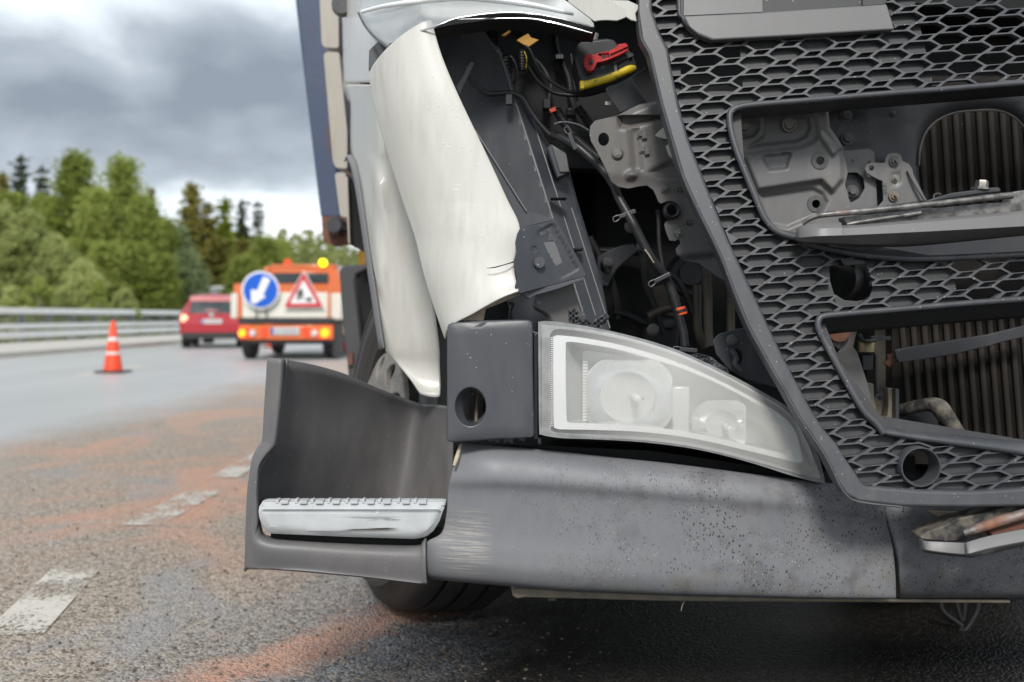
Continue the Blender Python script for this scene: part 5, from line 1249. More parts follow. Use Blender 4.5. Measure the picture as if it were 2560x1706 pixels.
# rims of the openings
def rimtube(pts, r, off=0.0, mat="grille_plastic"): return tube("opening_rim", [(u, v, dg(u, v) + off) for u, v in pts], r, mat, gri, 10, 4)
rimtube(UP[0:22], .0062, -.001)
rimtube(LOW[0:14], .0062, 0)
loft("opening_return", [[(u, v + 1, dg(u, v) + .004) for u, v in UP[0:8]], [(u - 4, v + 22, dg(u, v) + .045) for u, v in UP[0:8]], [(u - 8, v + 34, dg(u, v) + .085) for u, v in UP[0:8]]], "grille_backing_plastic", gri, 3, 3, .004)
loft("opening_return", [[(u, v, dg(u, v) + .004) for u, v in UP[7:21]], [(u + (6 if i < 8 else 0), v - (0 if i < 6 else 6), dg(u, v) + .04) for i, (u, v) in enumerate(UP[7:21])]], "grille_plastic", gri, 3, 3, .004)
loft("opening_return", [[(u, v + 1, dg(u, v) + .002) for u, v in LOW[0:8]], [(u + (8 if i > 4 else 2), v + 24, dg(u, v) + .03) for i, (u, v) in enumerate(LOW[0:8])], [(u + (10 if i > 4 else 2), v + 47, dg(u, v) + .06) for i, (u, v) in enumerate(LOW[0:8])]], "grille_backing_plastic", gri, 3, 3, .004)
loft("opening_return", [[(u, v, dg(u, v) + .004) for u, v in LOW[7:13]], [(u + 7, v, dg(u, v) + .05) for u, v in LOW[7:13]]], "grille_plastic", gri, 3, 3, .004)
lw = LOW[11:]; li = LOWIN[11:]
lfb = [(2165, 1035), (2195, 1060), (2226, 1066), (2300, 1077), (2379, 1085), (2560, 1104), (3000, 1160)]
lfo = [(2168, 1042), (2205, 1083), (2251, 1094), (2300, 1102), (2379, 1113), (2560, 1138), (3000, 1205)]
loft("lower_opening_sill", [[(u, v, dg(u, v) + .05) for u, v in lfb], [(u, v + 3, dg(u, v) + .012) for u, v in lfb], [(u * .45 + a * .55, v * .45 + b * .55, dg(u, v) - .004) for (u, v), (a, b) in zip(lfb, lfo)], [(u, v, dg(u, v) + .001) for u, v in lfo], [(u, v + 3, dg(u, v) + .02) for u, v in lfo]], "grille_plastic", gri, 5, 4, .004, smooth=60)
# number plate recess at the top
nf = plate("number_plate_shelf", zz(Z5, (268, 98), (290, 150), (330, 190), (370, 218), (440, 246), (1000, 216), (1562, 181), (1512, 24), (1362, 36), (750, 76)), [], lambda u, v: dg(u, v) - .012 + .012 * sstep(12, 0, v - 14 - (1820 - u) * -.05) * 0, .03, "bar_plastic", gri, bevel=.006, bseg=3)
plate("plate_recess_back", zz(Z5, (268, -250), (268, 96), (750, 74), (748, -250)), [], lambda u, v: dg(u, v) + .015, .01, "bar_plastic", gri)
plate("plate_recess_end", zz(Z5, (1365, -250), (1365, 36), (1512, 24), (1500, -250)), [], lambda u, v: dg(u, v) + .015, .01, "grille_backing_plastic", gri)
tube("recess_edge", [(u, v, dg(u, v) - .002) for u, v in TOPP[0:6]], .004, "grille_plastic", gri, 8)
tube("recess_roller", [Z5(752, -10) + (2.07,), Z5(1365, -40) + (2.07,)], .022, "cable_black", truck, 14, 1)
# ring of the lower tow opening
ring = lathe("tow_ring", [(.0335, .04), (.0335, -.004), (.0345, -.007), (.0365, -.007), (.0375, -.003), (.0375, .02)], "grille_plastic", P(2299, 1167, dg(2299, 1167)), (0, 1, 0), gri, 48)
plate("ring_inner_wall", zz(ZD, (940, 670), (1070, 655), (1085, 900), (1080, 940), (960, 880)), [], 1.93, .03, "deep_black", gri)
plate("cutout_flap", zz(Z6, (925, 262), (1115, 285), (1125, 310), (960, 322)), [], lambda u, v: dg(u, v) + .01, .03, "grille_backing_plastic", gri, bevel=.001)
lathe("ring_collar", [(.038, .0), (.042, .01), (.042, .05), (.038, .05)], "black_plastic", P(*Z6(900, 430), dg(2090, 700) + .05), (0.6, 1, 0), truck, 24)
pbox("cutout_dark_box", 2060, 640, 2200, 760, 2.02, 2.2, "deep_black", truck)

# ------------------------------------------------------------------ behind the upper opening
stp = [Z5(*p) for p in ((560, 640), (1150, 630), (1165, 780), (1245, 900), (1272, 1060), (1255, 1130), (1300, 1290), (1300, 1430), (820, 1460), (500, 1000))]
EM = [([(630, 950), (980, 905), (1070, 870), (1110, 800), (1180, 880), (1235, 960), (1245, 1100), (1180, 1180), (1110, 1110), (720, 1170)], -.012, 40),
      ([(735, 950), (930, 935), (900, 1035), (790, 1045)], .007, 30), ([(590, 690), (735, 690), (735, 790), (700, 840), (600, 860)], .010, 22),
      ([(730, 1195), (1060, 1150), (1120, 1180), (1150, 1240), (1110, 1310), (900, 1400), (800, 1380)], .006, 34), ([(765, 700), (1030, 690), (1045, 780), (1020, 840), (960, 870), (660, 905), (760, 830)], .007, 30),
      ([(1070, 640), (1150, 640), (1165, 790), (1240, 905), (1180, 960), (1090, 830)], -.008, 34)]
EM = [([Z5(*p) for p in q], h * 1.5, w / 2.45 * .8) for q, h, w in EM]
def dst(u, v): return 2.11 + sum(h * sstep(-w * .4, w * .6, sdist(u, v, q)) for q, h, w in EM)
h1, h2_ = Z5(1103, 985), Z5(1078, 1250)
pl = plate("stamped_bracket", stp, [ell(*h1, 10, 11, 18), ell(*h2_, 10, 11, 18)], dst, .004, "pressed_steel_light", truck, grid=3.8, smooth=80)
for h in (h1, h2_):
    lathe("hole_washer", [(.0088, .002), (.0090, -.0015), (.018, -.0012), (.019, .002)], "bolt_grey", P(*h, dst(*h) - .001), (0, 1, 0), pl, 28)
bolt(*Z5(640, 775), 2.115, 19, pl, 'screw', 'bolt_metal', 'screw'); bolt(*Z5(915, 765), 2.11, 19, pl, 'screw', 'bolt_metal', 'screw')
bpl = [(2058, 245), (2700, 200), (2800, 200), (2800, 640), (2120, 640), (2100, 420)]
oval = [ZC(*p) for p in spline([(1330, 1150), (1245, 950), (1226, 720), (1245, 520), (1310, 360), (1430, 245), (1600, 175), (1800, 152), (2000, 147), (2140, 180), (2260, 262), (2340, 380), (2390, 600), (2400, 900), (2380, 1150)], 4, True)]
blk = plate("radiator_support", bpl, [oval], lambda u, v: 2.155 + .02 * sstep(22, 0, -sdist(u, v, oval)) - .004 * sstep(0, 14, sdist(u, v, [ZC(*p) for p in ((330, 120), (780, 120), (800, 520), (470, 540))])), .006, "dark_steel", truck, grid=14, smooth=60)
tube("oval_trim", [(u, v, 2.172) for u, v in oval[8:44]], .0028, "pressed_steel", blk, 8, 1)
bolt(*Z5(1262, 712), 2.15, 17, blk); bolt(*Z5(1270, 850), 2.148, 17, blk)
bolt(*ZC(965, 185), 2.153, 8, blk, 'flange')
ep = plate("striker_plate", zz(Z5, (1235, 925), (1400, 912), (1435, 930), (1442, 1000), (1456, 1300), (1280, 1330), (1262, 1240), (1300, 1240), (1345, 1215), (1378, 1150), (1370, 1090), (1330, 1058), (1280, 1058), (1258, 1075), (1250, 1000)), [], 2.135, .004, "pressed_steel_light", truck, bevel=.0008)
bolt(*Z5(1300, 1172), 2.148, 16, ep, 'hex'); bolt(*Z5(1418, 990), 2.13, 5, ep, 'flange', 'bolt_metal')
plate("small_tab", zz(ZC, (540, 650), (600, 625), (608, 650), (550, 680)), [], 2.132, .004, "bar_plastic", ep)
hq = zz(ZC, (880, 690), (884, 640), (905, 602), (950, 588), (1010, 590), (1045, 620), (1060, 670), (1125, 700), (1160, 750), (1172, 810), (1310, 1080), (800, 1150), (862, 1080), (852, 880), (815, 868), (690, 800), (665, 750), (690, 705), (750, 685), (850, 692))
hp_ = plate("hinge_plate", hq, [ell(*ZC(740, 746), 6, 6, 16)], lambda u, v: 2.115 + .004 * sstep(0, 9, sdist(u, v, zz(ZC, (915, 780), (1050, 775), (1055, 900), (1010, 950), (925, 940)))), .005, "pressed_steel_light", truck, grid=6, bevel=.0012)
bolt(*ZC(972, 678), 2.112, 13.5, hp_, 'stud', 'bolt_grey'); bolt(*ZC(978, 855), 2.117, 10.5, hp_, 'stud', 'bolt_metal'); bolt(*ZC(968, 1035), 2.112, 13.5, hp_, 'stud', 'sand_cast')
tube("hinge_rib", [ZC(1115, 770) + (2.11,), ZC(1180, 900) + (2.105,), ZC(1290, 1078) + (2.10,)], .0035, "pressed_steel", hp_, 8)
tube("bent_wire", [ZC(1380, 1060) + (2.06,), ZC(1385, 1020) + (2.06,), ZC(1430, 1008) + (2.06,), ZC(1455, 1022) + (2.06,)], .0018, "bolt_metal", truck, 6)
# stamped characters on the hinge plate
tx = bpy.data.curves.new("stamped_characters", 'FONT'); tx.body = "K80"; tx.size = .0135; tx.extrude = .0006
to = bpy.data.objects.new("stamped_characters", tx); COL.objects.link(to); tx.materials.append(M("bar_plastic")); tx.align_x = 'CENTER'; tx.align_y = 'CENTER'
to.location = P(*ZC(872, 962), 2.1135); to.rotation_euler = (R(90), R(84), 0); bpy.context.view_layer.update()
tm_ = bpy.data.meshes.new_from_object(to); t2 = bpy.data.objects.new("stamped_characters", tm_); COL.objects.link(t2); t2.location = to.location; t2.rotation_euler = to.rotation_euler; bpy.data.objects.remove(to); t2.name = "stamped_characters"; setparent(t2, hp_)
# upper radiator window
rad = boxw("radiator", (P(2230, 0, 2.36).x, 2.36, P(0, 1160, 2.36).z), (2.0, 2.45, P(0, 190, 2.36).z), "radiator_core", truck, 0)
tm = None
def rtube(u0, v0, u1, v1, d):
    global tm
    p0, p1 = P(u0, v0, d), P(u1, v1, d)
    if tm is None:
        tm = bpy.data.meshes.new("radiator_tube"); w = .5
        bm = bmesh.new(); bmesh.ops.create_cube(bm, size=1.0)
        bmesh.ops.bevel(bm, geom=[e for e in bm.edges if abs(e.verts[0].co.z - e.verts[1].co.z) > .5], offset=.2, segments=2, affect='EDGES'); bm.to_mesh(tm); bm.free(); tm.materials.append(M("radiator_tube_metal"))
    o = bpy.data.objects.new("radiator_tube", tm); COL.objects.link(o); o.location = (p0 + p1) / 2
    L = (p1 - p0).length; o.scale = (.0082, .012, L); o.rotation_euler = (p1 - p0).to_track_quat('Z', 'Y').to_euler(); setparent(o, rad)
for k in range(11):
    x = 1250 + k * 121; rtube(*ZC(x - 20, 60), *ZC(x + 66, 1400), 2.352)
for k in range(12):
    x = 925 + k * 119.5; rtube(*ZF(x, 180), *ZF(x + 118, 1640), 2.352)
plate("crossbar", zz(ZF, (850, 585), (1100, 545), (1500, 480), (1870, 420), (2120, 360), (2400, 290), (2400, 420), (2120, 480), (1900, 545), (1500, 640), (1200, 690), (905, 728), (880, 700)), [], 2.27, .01, "dark_steel", truck, bevel=.002)
# bits left of the lower radiator
plate("tank_side", zz(ZF, (640, 300), (1000, 240), (1010, 1500), (640, 1500)), [], 2.40, .05, "pipe_metal", truck)
plate("strut_bracket", zz(ZF, (345, 350), (462, 330), (432, 450), (408, 560), (450, 612), (500, 760), (560, 940), (620, 1180), (655, 1350), (560, 1260), (400, 1000), (280, 760), (205, 625), (255, 600)), [], lambda u, v: 2.06 + .02 * sstep(880, 900, v) * 0, .006, "pressed_steel", truck, bevel=.002)
tri = plate("strut_gusset", zz(ZF, (80, 375), (365, 360), (330, 440), (250, 590), (150, 500)), [], 2.05, .005, "dark_steel", truck, bevel=.001)
lathe("amber_cap", [(.001, -.006), (.022, -.004), (.024, 0)], "rusty_casting", P(*ZF(250, 385), 2.045), (0, 1, 0), tri, 24)
lathe("brass_cap", [(.001, .022), (.017, .022), (.019, .018), (.019, -.004), (.001, -.004)], "brass_metal", P(*ZF(550, 590), 2.2), (0, 0, 1), truck, 28)
pbox("clamp_tab", *ZF(600, 440), *ZF(820, 485), 2.2, 2.22, "dark_steel", truck, .001)
tube("clamp_band", [ZF(480, 430) + (2.2,), ZF(500, 480) + (2.18,), ZF(560, 495) + (2.17,), ZF(640, 480) + (2.18,)], .005, "dark_steel", truck, 8)
pbox("relay_box", *ZF(510, 640), *ZF(625, 815), 2.2, 2.25, "black_plastic", truck, .002)
tube("rod", [ZF(650, 640) + (2.22,), ZF(655, 850) + (2.22,), ZF(665, 1060) + (2.22,)], .004, "dark_steel", truck, 8)
lathe("ball_joint", [(.001, -.012), (.008, -.010), (.0115, -.002), (.0115, .006), (.006, .01)], "bolt_grey", P(*ZF(675, 1090), 2.21), (0, 1, 0), truck, 20)
tube("corroded_pipe", [ZF(800, 640) + (2.3,), ZF(810, 700) + (2.3,), ZF(770, 760) + (2.3,)], .008, "rusty_casting", truck, 10)
plate("cast_bracket", zz(ZF, (556, 940), (628, 960), (636, 1130), (655, 1200), (665, 1290), (700, 1345), (745, 1355), (780, 1300), (792, 1200), (783, 1000), (856, 1012), (862, 1500), (660, 1500), (600, 1200)), [], 2.16, .03, "sand_cast", truck, bevel=.002)
plate("cast_bracket_web", zz(ZF, (620, 1100), (800, 1100), (800, 1400), (640, 1380)), [], 2.20, .01, "sand_cast", truck)
pbox("support_post", *ZF(866, 1012), *ZF(908, 1560), 2.14, 2.18, "dark_steel", truck, .002)
tube("air_elbow", [ZF(880, 1260) + (2.2,), ZF(1000, 1228) + (2.17,), ZF(1150, 1195) + (2.14,), ZF(1270, 1185) + (2.12,), ZF(1350, 1225) + (2.11,), ZF(1420, 1320) + (2.11,), ZF(1500, 1440) + (2.11,), ZF(1600, 1600) + (2.12,)], [.014, .014, .014, .016, .019, .018, .017, .017], "dirty_rubber", truck, 14)
plate("elbow_shield", zz(ZF, (900, 1270), (1180, 1215), (1300, 1300), (1400, 1560), (900, 1560)), [], 2.2, .02, "black_plastic", truck)

# ------------------------------------------------------------------ bent front bars
bar = loft("step_bar", [
    [(1990, 574, 1.90), (2000, 567, 1.88), (2037, 559, 1.865), (2100, 556, 1.86), (2118, 564, 1.86), (2300, 549, 1.86), (2560, 527, 1.86), (2900, 500, 1.86)],
    [(1990, 582, 1.89), (2002, 580, 1.875), (2040, 573, 1.85), (2100, 570, 1.845), (2125, 570, 1.845), (2300, 557, 1.845), (2560, 535, 1.845), (2900, 508, 1.845)],
    [(1990, 594, 1.89), (2004, 594, 1.87), (2041, 591, 1.845), (2100, 589, 1.84), (2130, 588, 1.84), (2300, 580, 1.84), (2560, 566, 1.84), (2900, 545, 1.84)],
    [(1991, 600, 1.895), (2006, 604, 1.88), (2045, 606, 1.86), (2110, 609, 1.86), (2180, 611, 1.865), (2300, 606, 1.87), (2560, 584, 1.88), (2900, 555, 1.88)],
    [(1992, 602, 1.93), (2010, 607, 1.93), (2050, 612, 1.93), (2120, 616, 1.93), (2190, 618, 1.93), (2300, 615, 1.93), (2560, 590, 1.93), (2900, 560, 1.93)]], "bar_plastic", truck, 4, 1, .004, bevel=.0015, smooth=30)
plate("bar_core", zz(ZC, (440, 1250), (1200, 1180), (1900, 1110), (2150, 1095), (2190, 990), (2311, 972), (2700, 940), (2700, 1180), (2311, 1200), (480, 1345)), [], 1.88, .03, "worn_steel", bar, bevel=.002)
tube("bar_edge_pipe", [ZC(25, 1322) + (1.885,), ZC(90, 1275) + (1.88,), ZC(180, 1240) + (1.875,), ZC(300, 1222) + (1.87,), ZC(600, 1195) + (1.868,), ZC(1150, 1140) + (1.866,), ZC(1700, 1080) + (1.866,), ZC(2140, 1030) + (1.866,), ZC(2165, 1040) + (1.87,)], [.004, .0048, .005, .0055, .006, .006, .006, .0065, .006], "worn_steel", bar, 10)
tube("bar_edge_pipe", [ZC(480, 1330) + (1.87,), ZC(700, 1290) + (1.868,), ZC(1200, 1215) + (1.868,), ZC(1230, 1205) + (1.868,)], .0045, "worn_steel", bar, 8)
ar = plate("bar_hinge_arm", zz(ZC, (1270, 1095), (1420, 1045), (1570, 1000), (1800, 972), (1830, 955), (2050, 942), (2072, 965), (2070, 992), (1900, 1008), (1790, 1022), (1500, 1065), (1400, 1085)), [], 1.89, .03, "dark_steel", bar, bevel=.003)
lathe("bar_bolt", [(.001, .014), (.011, .014), (.012, .011), (.012, 0), (.018, 0), (.018, -.004)], "bolt_metal", P(*ZC(1872, 950), 1.9), (0.1, 0, 1), bar, 6, smooth=20)
b2 = loft("lower_step_bar", [
    [Y3(792, 722) + (1.87,), Y3(830, 736) + (1.845,), Y3(940, 742) + (1.835,), Y3(1060, 747) + (1.82,), Y3(1080, 742) + (1.81,), Y3(1210, 706) + (1.81,), Y3(1413, 665) + (1.81,), Y3(1800, 590) + (1.81,)],
    [Y3(800, 780) + (1.87,), Y3(835, 790) + (1.84,), Y3(940, 805) + (1.83,), Y3(1060, 815) + (1.815,), Y3(1090, 812) + (1.80,), Y3(1210, 780) + (1.80,), Y3(1413, 740) + (1.80,), Y3(1800, 670) + (1.80,)],
    [Y3(812, 800) + (1.88,), Y3(845, 808) + (1.85,), Y3(940, 820) + (1.84,), Y3(1060, 832) + (1.825,), Y3(1100, 835) + (1.81,), Y3(1210, 808) + (1.81,), Y3(1413, 765) + (1.81,), Y3(1800, 690) + (1.81,)],
    [Y3(830, 802) + (1.92,), Y3(860, 810) + (1.92,), Y3(950, 822) + (1.92,), Y3(1070, 834) + (1.92,), Y3(1110, 836) + (1.92,), Y3(1220, 810) + (1.92,), Y3(1420, 767) + (1.92,), Y3(1810, 692) + (1.92,)]], "bar_plastic", truck, 4, 1, .003, bevel=.001, smooth=30)
plate("bar_pad", zz(Y3, (805, 712), (850, 680), (940, 650), (1000, 612), (1100, 590), (1300, 540), (1700, 440), (1700, 600), (1200, 640), (1060, 690), (1075, 735), (950, 742), (810, 728)), [], lambda u, v: 1.86, .05, "dirty_rubber", b2, bevel=.003)
tube("bar_edge_pipe", [Y3(1060, 692) + (1.835,), Y3(1130, 668) + (1.83,), Y3(1240, 630) + (1.83,), Y3(1413, 580) + (1.83,), Y3(1700, 500) + (1.83,)], [.007, .009, .010, .010, .010], "worn_steel", b2, 10)
plate("bar_core", zz(Y3, (1195, 668), (1413, 610), (1800, 500), (1800, 600), (1413, 662), (1240, 725)), [], 1.84, .03, "rusty_casting", b2, bevel=.002)
plate("bumper_tear", zz(Y3, (850, 560), (1020, 565), (1090, 575), (1020, 600), (960, 605), (900, 590)), [], 1.975, .006, "bare_edge", truck)
# hoses hanging under the nose
tube("drain_hose", [Y3(920, 1080) + (2.7,), Y3(935, 1150) + (2.7,), Y3(1010, 1210) + (2.7,), Y3(1045, 1240) + (2.7,), Y3(1030, 1290) + (2.7,)], .007, "black_rubber", truck, 8)
tube("drain_hose", [Y3(1140, 1080) + (2.7,), Y3(1140, 1140) + (2.7,), Y3(1100, 1220) + (2.7,), Y3(1060, 1270) + (2.7,)], .007, "black_rubber", truck, 8)
tube("drain_hose", [Y3(1010, 1080) + (2.72,), Y3(1030, 1160) + (2.72,), Y3(1055, 1210) + (2.72,), Y3(1070, 1080) + (2.72,)], .006, "black_rubber", truck, 8)

# ------------------------------------------------------------------ engine bay
lin = [(1080, 60), (1200, 60), (1270, 170), (1292, 233), (1332, 289), (1363, 345), (1424, 430), (1430, 448), (1441, 493), (1458, 550), (1473, 598), (1504, 702), (1526, 823), (1520, 860), (1300, 860), (1250, 700), (1180, 460), (1100, 250)]
def foldx(v): return 1301 + (v - 284) * .32
def dlin(u, v):
    f = u - foldx(v); b = 2.30 - .00018 * (v - 60)
    return b + (.0009 * f if f > 0 else -.0003 * f)
LN_EX = [(foldx(v), v) for v in range(80, 840, 20)]
ln = plate("inner_fender_liner", lin, [], dlin, .006, "liner_plastic", truck, grid=13, smooth=70, extra=[LN_EX + [(x + .3, v) for x, v in LN_EX[::-1]]])
for off, va in ((-3, 120), (26, 250), (52, 520)):
    tube("ridge_highlight", [(foldx(v) + off, v, dlin(foldx(v) + off, v) - .001) for v in range(va, 830, 60)], .0016, "bar_plastic", ln, 6)  # paler tubes along the fold, standing for its highlight lines
plate("liner_box", zz(Z4, (500, 665), (540, 625), (690, 715), (715, 880), (735, 905), (600, 965)), [], 2.22, .05, "liner_plastic", ln, bevel=.003)
plate("liner_box_face", zz(Z4, (545, 635), (688, 722), (722, 905), (625, 908)), [], 2.215, .02, "pressed_steel", ln, bevel=.002)
for a, b in ((Z4(535, 1148), Z4(695, 1166)), (Y5(690, 428), Y5(778, 450))): pbox("liner_slot", a[0], a[1], b[0], b[1], 2.185, 2.22, "deep_black", ln, .002)
mb = plate("lamp_mount", zz(Y5, (355, 815), (540, 760), (690, 740), (720, 860), (760, 1050), (740, 1110), (520, 1090), (480, 1030), (430, 990), (380, 970), (350, 920)), [ell(*Y5(385, 915), 4.2, 5.2, 12)], 2.05, .004, "pressed_steel", truck, bevel=.001)
loft("lamp_mount_edge", [[Y5(330, 850) + (2.07,), Y5(326, 960) + (2.07,), Y5(400, 1010) + (2.07,), Y5(440, 1040) + (2.07,), Y5(445, 1090) + (2.07,)], [Y5(350, 850) + (2.05,), Y5(346, 945) + (2.05,), Y5(415, 985) + (2.05,), Y5(480, 1030) + (2.05,), Y5(512, 1085) + (2.05,)]], "pressed_steel", mb, 4, 2, .002)
for pts in (((640, 950), (665, 1000), (700, 960), (740, 1000), (760, 1090), (700, 1105), (650, 1090)), ((750, 1080), (790, 1055), (850, 1100), (900, 1050), (985, 1010), (1015, 1040), (960, 1120), (920, 1150), (840, 1120), (770, 1110))):
    plate("broken_mount_piece", zz(Y5, *pts), [], lambda u, v: 1.99 + .012 * math.sin(u * .4) * math.cos(v * .5), .01, "torn_plastic", truck, grid=4, bevel=.001)
plate("shredded_foam", zz(Y5, (1740, 1385), (1830, 1372), (1920, 1400), (1980, 1450), (2060, 1500), (2075, 1540), (1900, 1480), (1800, 1420)), [], lambda u, v: 2.0 + .008 * math.sin(u * .6) * math.cos(v * .8), .03, "torn_plastic", truck, grid=5)
# big grey hinge bracket
br = zz(Z4, (1660, 190), (1590, 200), (1400, 243), (1310, 285), (1180, 352), (1050, 380), (970, 400), (925, 450), (916, 520), (930, 600), (1000, 720), (1080, 885), (1130, 1000), (1200, 1050), (1300, 1066), (1400, 1045), (1480, 1036), (1540, 1078), (1570, 1140), (1592, 1195), (1615, 1215), (1680, 1190), (1740, 1190), (1790, 1230), (1800, 1290), (1780, 1350), (1730, 1372), (1665, 1385), (1650, 1420), (1670, 1500), (1700, 1570)) + \
    zz(Y5, (1545, 362), (1600, 368), (1632, 350), (1645, 385), (1600, 440), (1612, 490), (1680, 547), (1800, 562), (1870, 612), (1950, 670), (2040, 722), (2120, 640), (1960, 300), (1860, 60)) + [(1760, 480), (1700, 330), (1665, 245)]
hs = [ell(*Z4(1055, 583), 13.5, 16.5, 22), ell(*Z4(1720, 1285), 12, 12.5, 20), ell(*Z4(1802, 1080), 6, 6.5, 14), ell(*Z4(1892, 1402), 6.5, 7, 14)]
fold1 = zz(Z4, (1190, 350), (1600, 190), (1700, 200), (1700, 360), (1320, 470), (1215, 470))
rib = zz(Z4, (1300, 480), (1400, 480), (1440, 900), (1340, 900))
bump1 = zz(Z4, (1250, 920), (1330, 870), (1410, 900), (1390, 980), (1270, 990))
neck = zz(Z4, (1500, 900), (1700, 800), (1900, 900), (1850, 960), (1600, 960))
def dbr(u, v):
    return 2.10 + .016 * sstep(-4, 10, sdist(u, v, fold1)) * (1 if v > 290 else -.6) + .006 * sstep(-4, 8, sdist(u, v, rib)) - .012 * sstep(-2, 12, sdist(u, v, bump1)) + .012 * sstep(-6, 10, sdist(u, v, neck)) + .006 * sstep(430, 470, v) + .014 * sstep(635, 655, v + (u - 1700) * .1)
bk = plate("hinge_bracket", br, hs, dbr, .005, "pressed_steel", truck, grid=6.5, bevel=.0012, smooth=50)
bolt(*Z4(1190, 727), 2.097, 15, bk, 'flange', 'bolt_metal'); bolt(*Z4(1412, 540), 2.10, 9.5, bk, 'clip'); bolt(*Z4(1437, 693), 2.10, 9.5, bk, 'clip')
for p in ((1455, 535), (1482, 690)): plate("clip_nut", zz(Z4, (p[0] - 30, p[1] - 45), (p[0] + 20, p[1] - 52), (p[0] + 28, p[1] + 40), (p[0] - 20, p[1] + 52)), [], 2.093, .006, "bolt_grey", bk, bevel=.0015)
bolt(*Z4(1660, 1065), 2.10, 11, bk, 'clip'); bolt(*Z4(1787, 1497), 2.10, 11, bk, 'clip', 'bolt_metal')
lathe("grommet", [(.0105, .01), (.0105, -.008), (.014, -.011), (.018, -.006), (.0185, .006)], "black_plastic", P(*Z4(1720, 1285), 2.098), (0, 1, 0), bk, 28)
for p in ((1800, 1080), (1892, 1400)):
    q = P(*Z4(*p), 2.104); boxw("push_clip", (q.x - .0015, q.y - .004, q.z - .006), (q.x + .0015, q.y, q.z + .006), "bolt_grey", bk); boxw("push_clip", (q.x - .006, q.y - .0045, q.z - .0015), (q.x + .006, q.y - .001, q.z + .0015), "bolt_grey", bk)
plate("paint_chip", zz(Z4, (1560, 545), (1600, 500), (1650, 460), (1680, 540), (1690, 580), (1640, 575), (1590, 560)), [], 2.082, .003, "cream_paint", truck, bevel=.0006)
plate("paint_chip", zz(Z4, (1665, 650), (1700, 615), (1740, 650), (1765, 720), (1762, 765), (1725, 770), (1690, 730)), [], 2.082, .003, "cream_paint", truck, bevel=.0006)
# washer box with red lever and yellow seal
wb = plate("fluid_box", zz(Z3, (1410, 520), (1430, 400), (1480, 360), (1700, 338), (1770, 352), (1800, 400), (1890, 440), (1935, 480), (1965, 590), (1960, 640), (1480, 770), (1455, 690)), [], lambda u, v: 2.20, .12, "black_plastic", truck, bevel=.006, bseg=3)
plate("box_recess", zz(Z3, (1790, 545), (1890, 520), (1915, 590), (1810, 640)), [], 2.192, .01, "deep_black", wb, bevel=.001)
plate("box_rib", zz(Z3, (1755, 545), (1930, 470), (1945, 500), (1790, 560), (1800, 650), (1770, 645)), [], 2.190, .012, "liner_plastic", wb, bevel=.001)
lv = plate("red_lever", zz(Z3, (1580, 490), (1660, 465), (1720, 455), (1790, 415), (1800, 395), (1870, 385), (1885, 400), (1895, 450), (1820, 490), (1740, 525), (1690, 545), (1615, 560), (1590, 620), (1560, 642), (1525, 628), (1500, 580), (1495, 525), (1515, 490), (1550, 480)), [ell(*Z3(1560, 555), 5.5, 7, 14), [Z3(*p) for p in ((1655, 480), (1690, 475), (1692, 520), (1660, 530))], [Z3(*p) for p in ((1700, 478), (1718, 474), (1722, 515), (1704, 518))]], 2.17, .014, "red_plastic", wb, bevel=.0015)
plate("lever_rib", zz(Z3, (1730, 470), (1885, 400), (1890, 412), (1735, 482)), [], 2.165, .006, "red_plastic", lv)
bolt(*Z3(1560, 556), 2.175, 9, wb, 'stud', 'bolt_grey')
tube("yellow_seal", [Z3(1475, 735) + (2.16,), Z3(1500, 760) + (2.16,), Z3(1600, 735) + (2.16,), Z3(1720, 700) + (2.16,), Z3(1820, 655) + (2.165,), Z3(1900, 620) + (2.17,), Z3(1950, 605) + (2.175,)], [.006, .0085, .0085, .0085, .0085, .009, .006], "yellow_plastic", wb, 10)
pbox("seal_end", *Z3(1462, 718), *Z3(1505, 792), 2.15, 2.17, "yellow_plastic", wb, .002)
bkt = plate("box_bracket", zz(Z3, (1690, 790), (1720, 770), (1800, 745), (1900, 690), (2040, 598), (2052, 612), (1925, 695), (1935, 730), (2062, 905), (2010, 940), (1815, 1010), (1790, 960), (1720, 870)), [], lambda u, v: 2.16 + .0003 * (u - 1550), .008, "dark_steel", truck, bevel=.002)
pbox("sticker", *Z3(1685, 905), *Z3(1740, 935), 2.172, 2.176, "sticker_white", truck, 0)
plate("yellow_clip", zz(Z3, (895, 360), (940, 330), (1000, 298), (1025, 335), (1095, 355), (1060, 380), (1005, 418), (960, 400)), [], 2.35, .012, "amber_plastic", truck, bevel=.001)
plate("yellow_clip", zz(Z3, (760, 318), (830, 268), (848, 280), (790, 322)), [], 2.35, .012, "amber_plastic", truck, bevel=.001)
plate("pale_strip", zz(Z3, (362, 770), (435, 650), (445, 615), (490, 550), (520, 560), (385, 845)), [], 2.24, .004, "bar_plastic", truck, bevel=.001)
plate("inner_flap", zz(Z3, (340, 240), (430, 343), (470, 320), (530, 190), (440, 180)), [], 2.2, .006, "liner_plastic", truck, bevel=.001)
plate("inner_flap", zz(Z3, (170, 290), (320, 225), (325, 235), (180, 310)), [], 2.12, .006, "bar_plastic", truck)
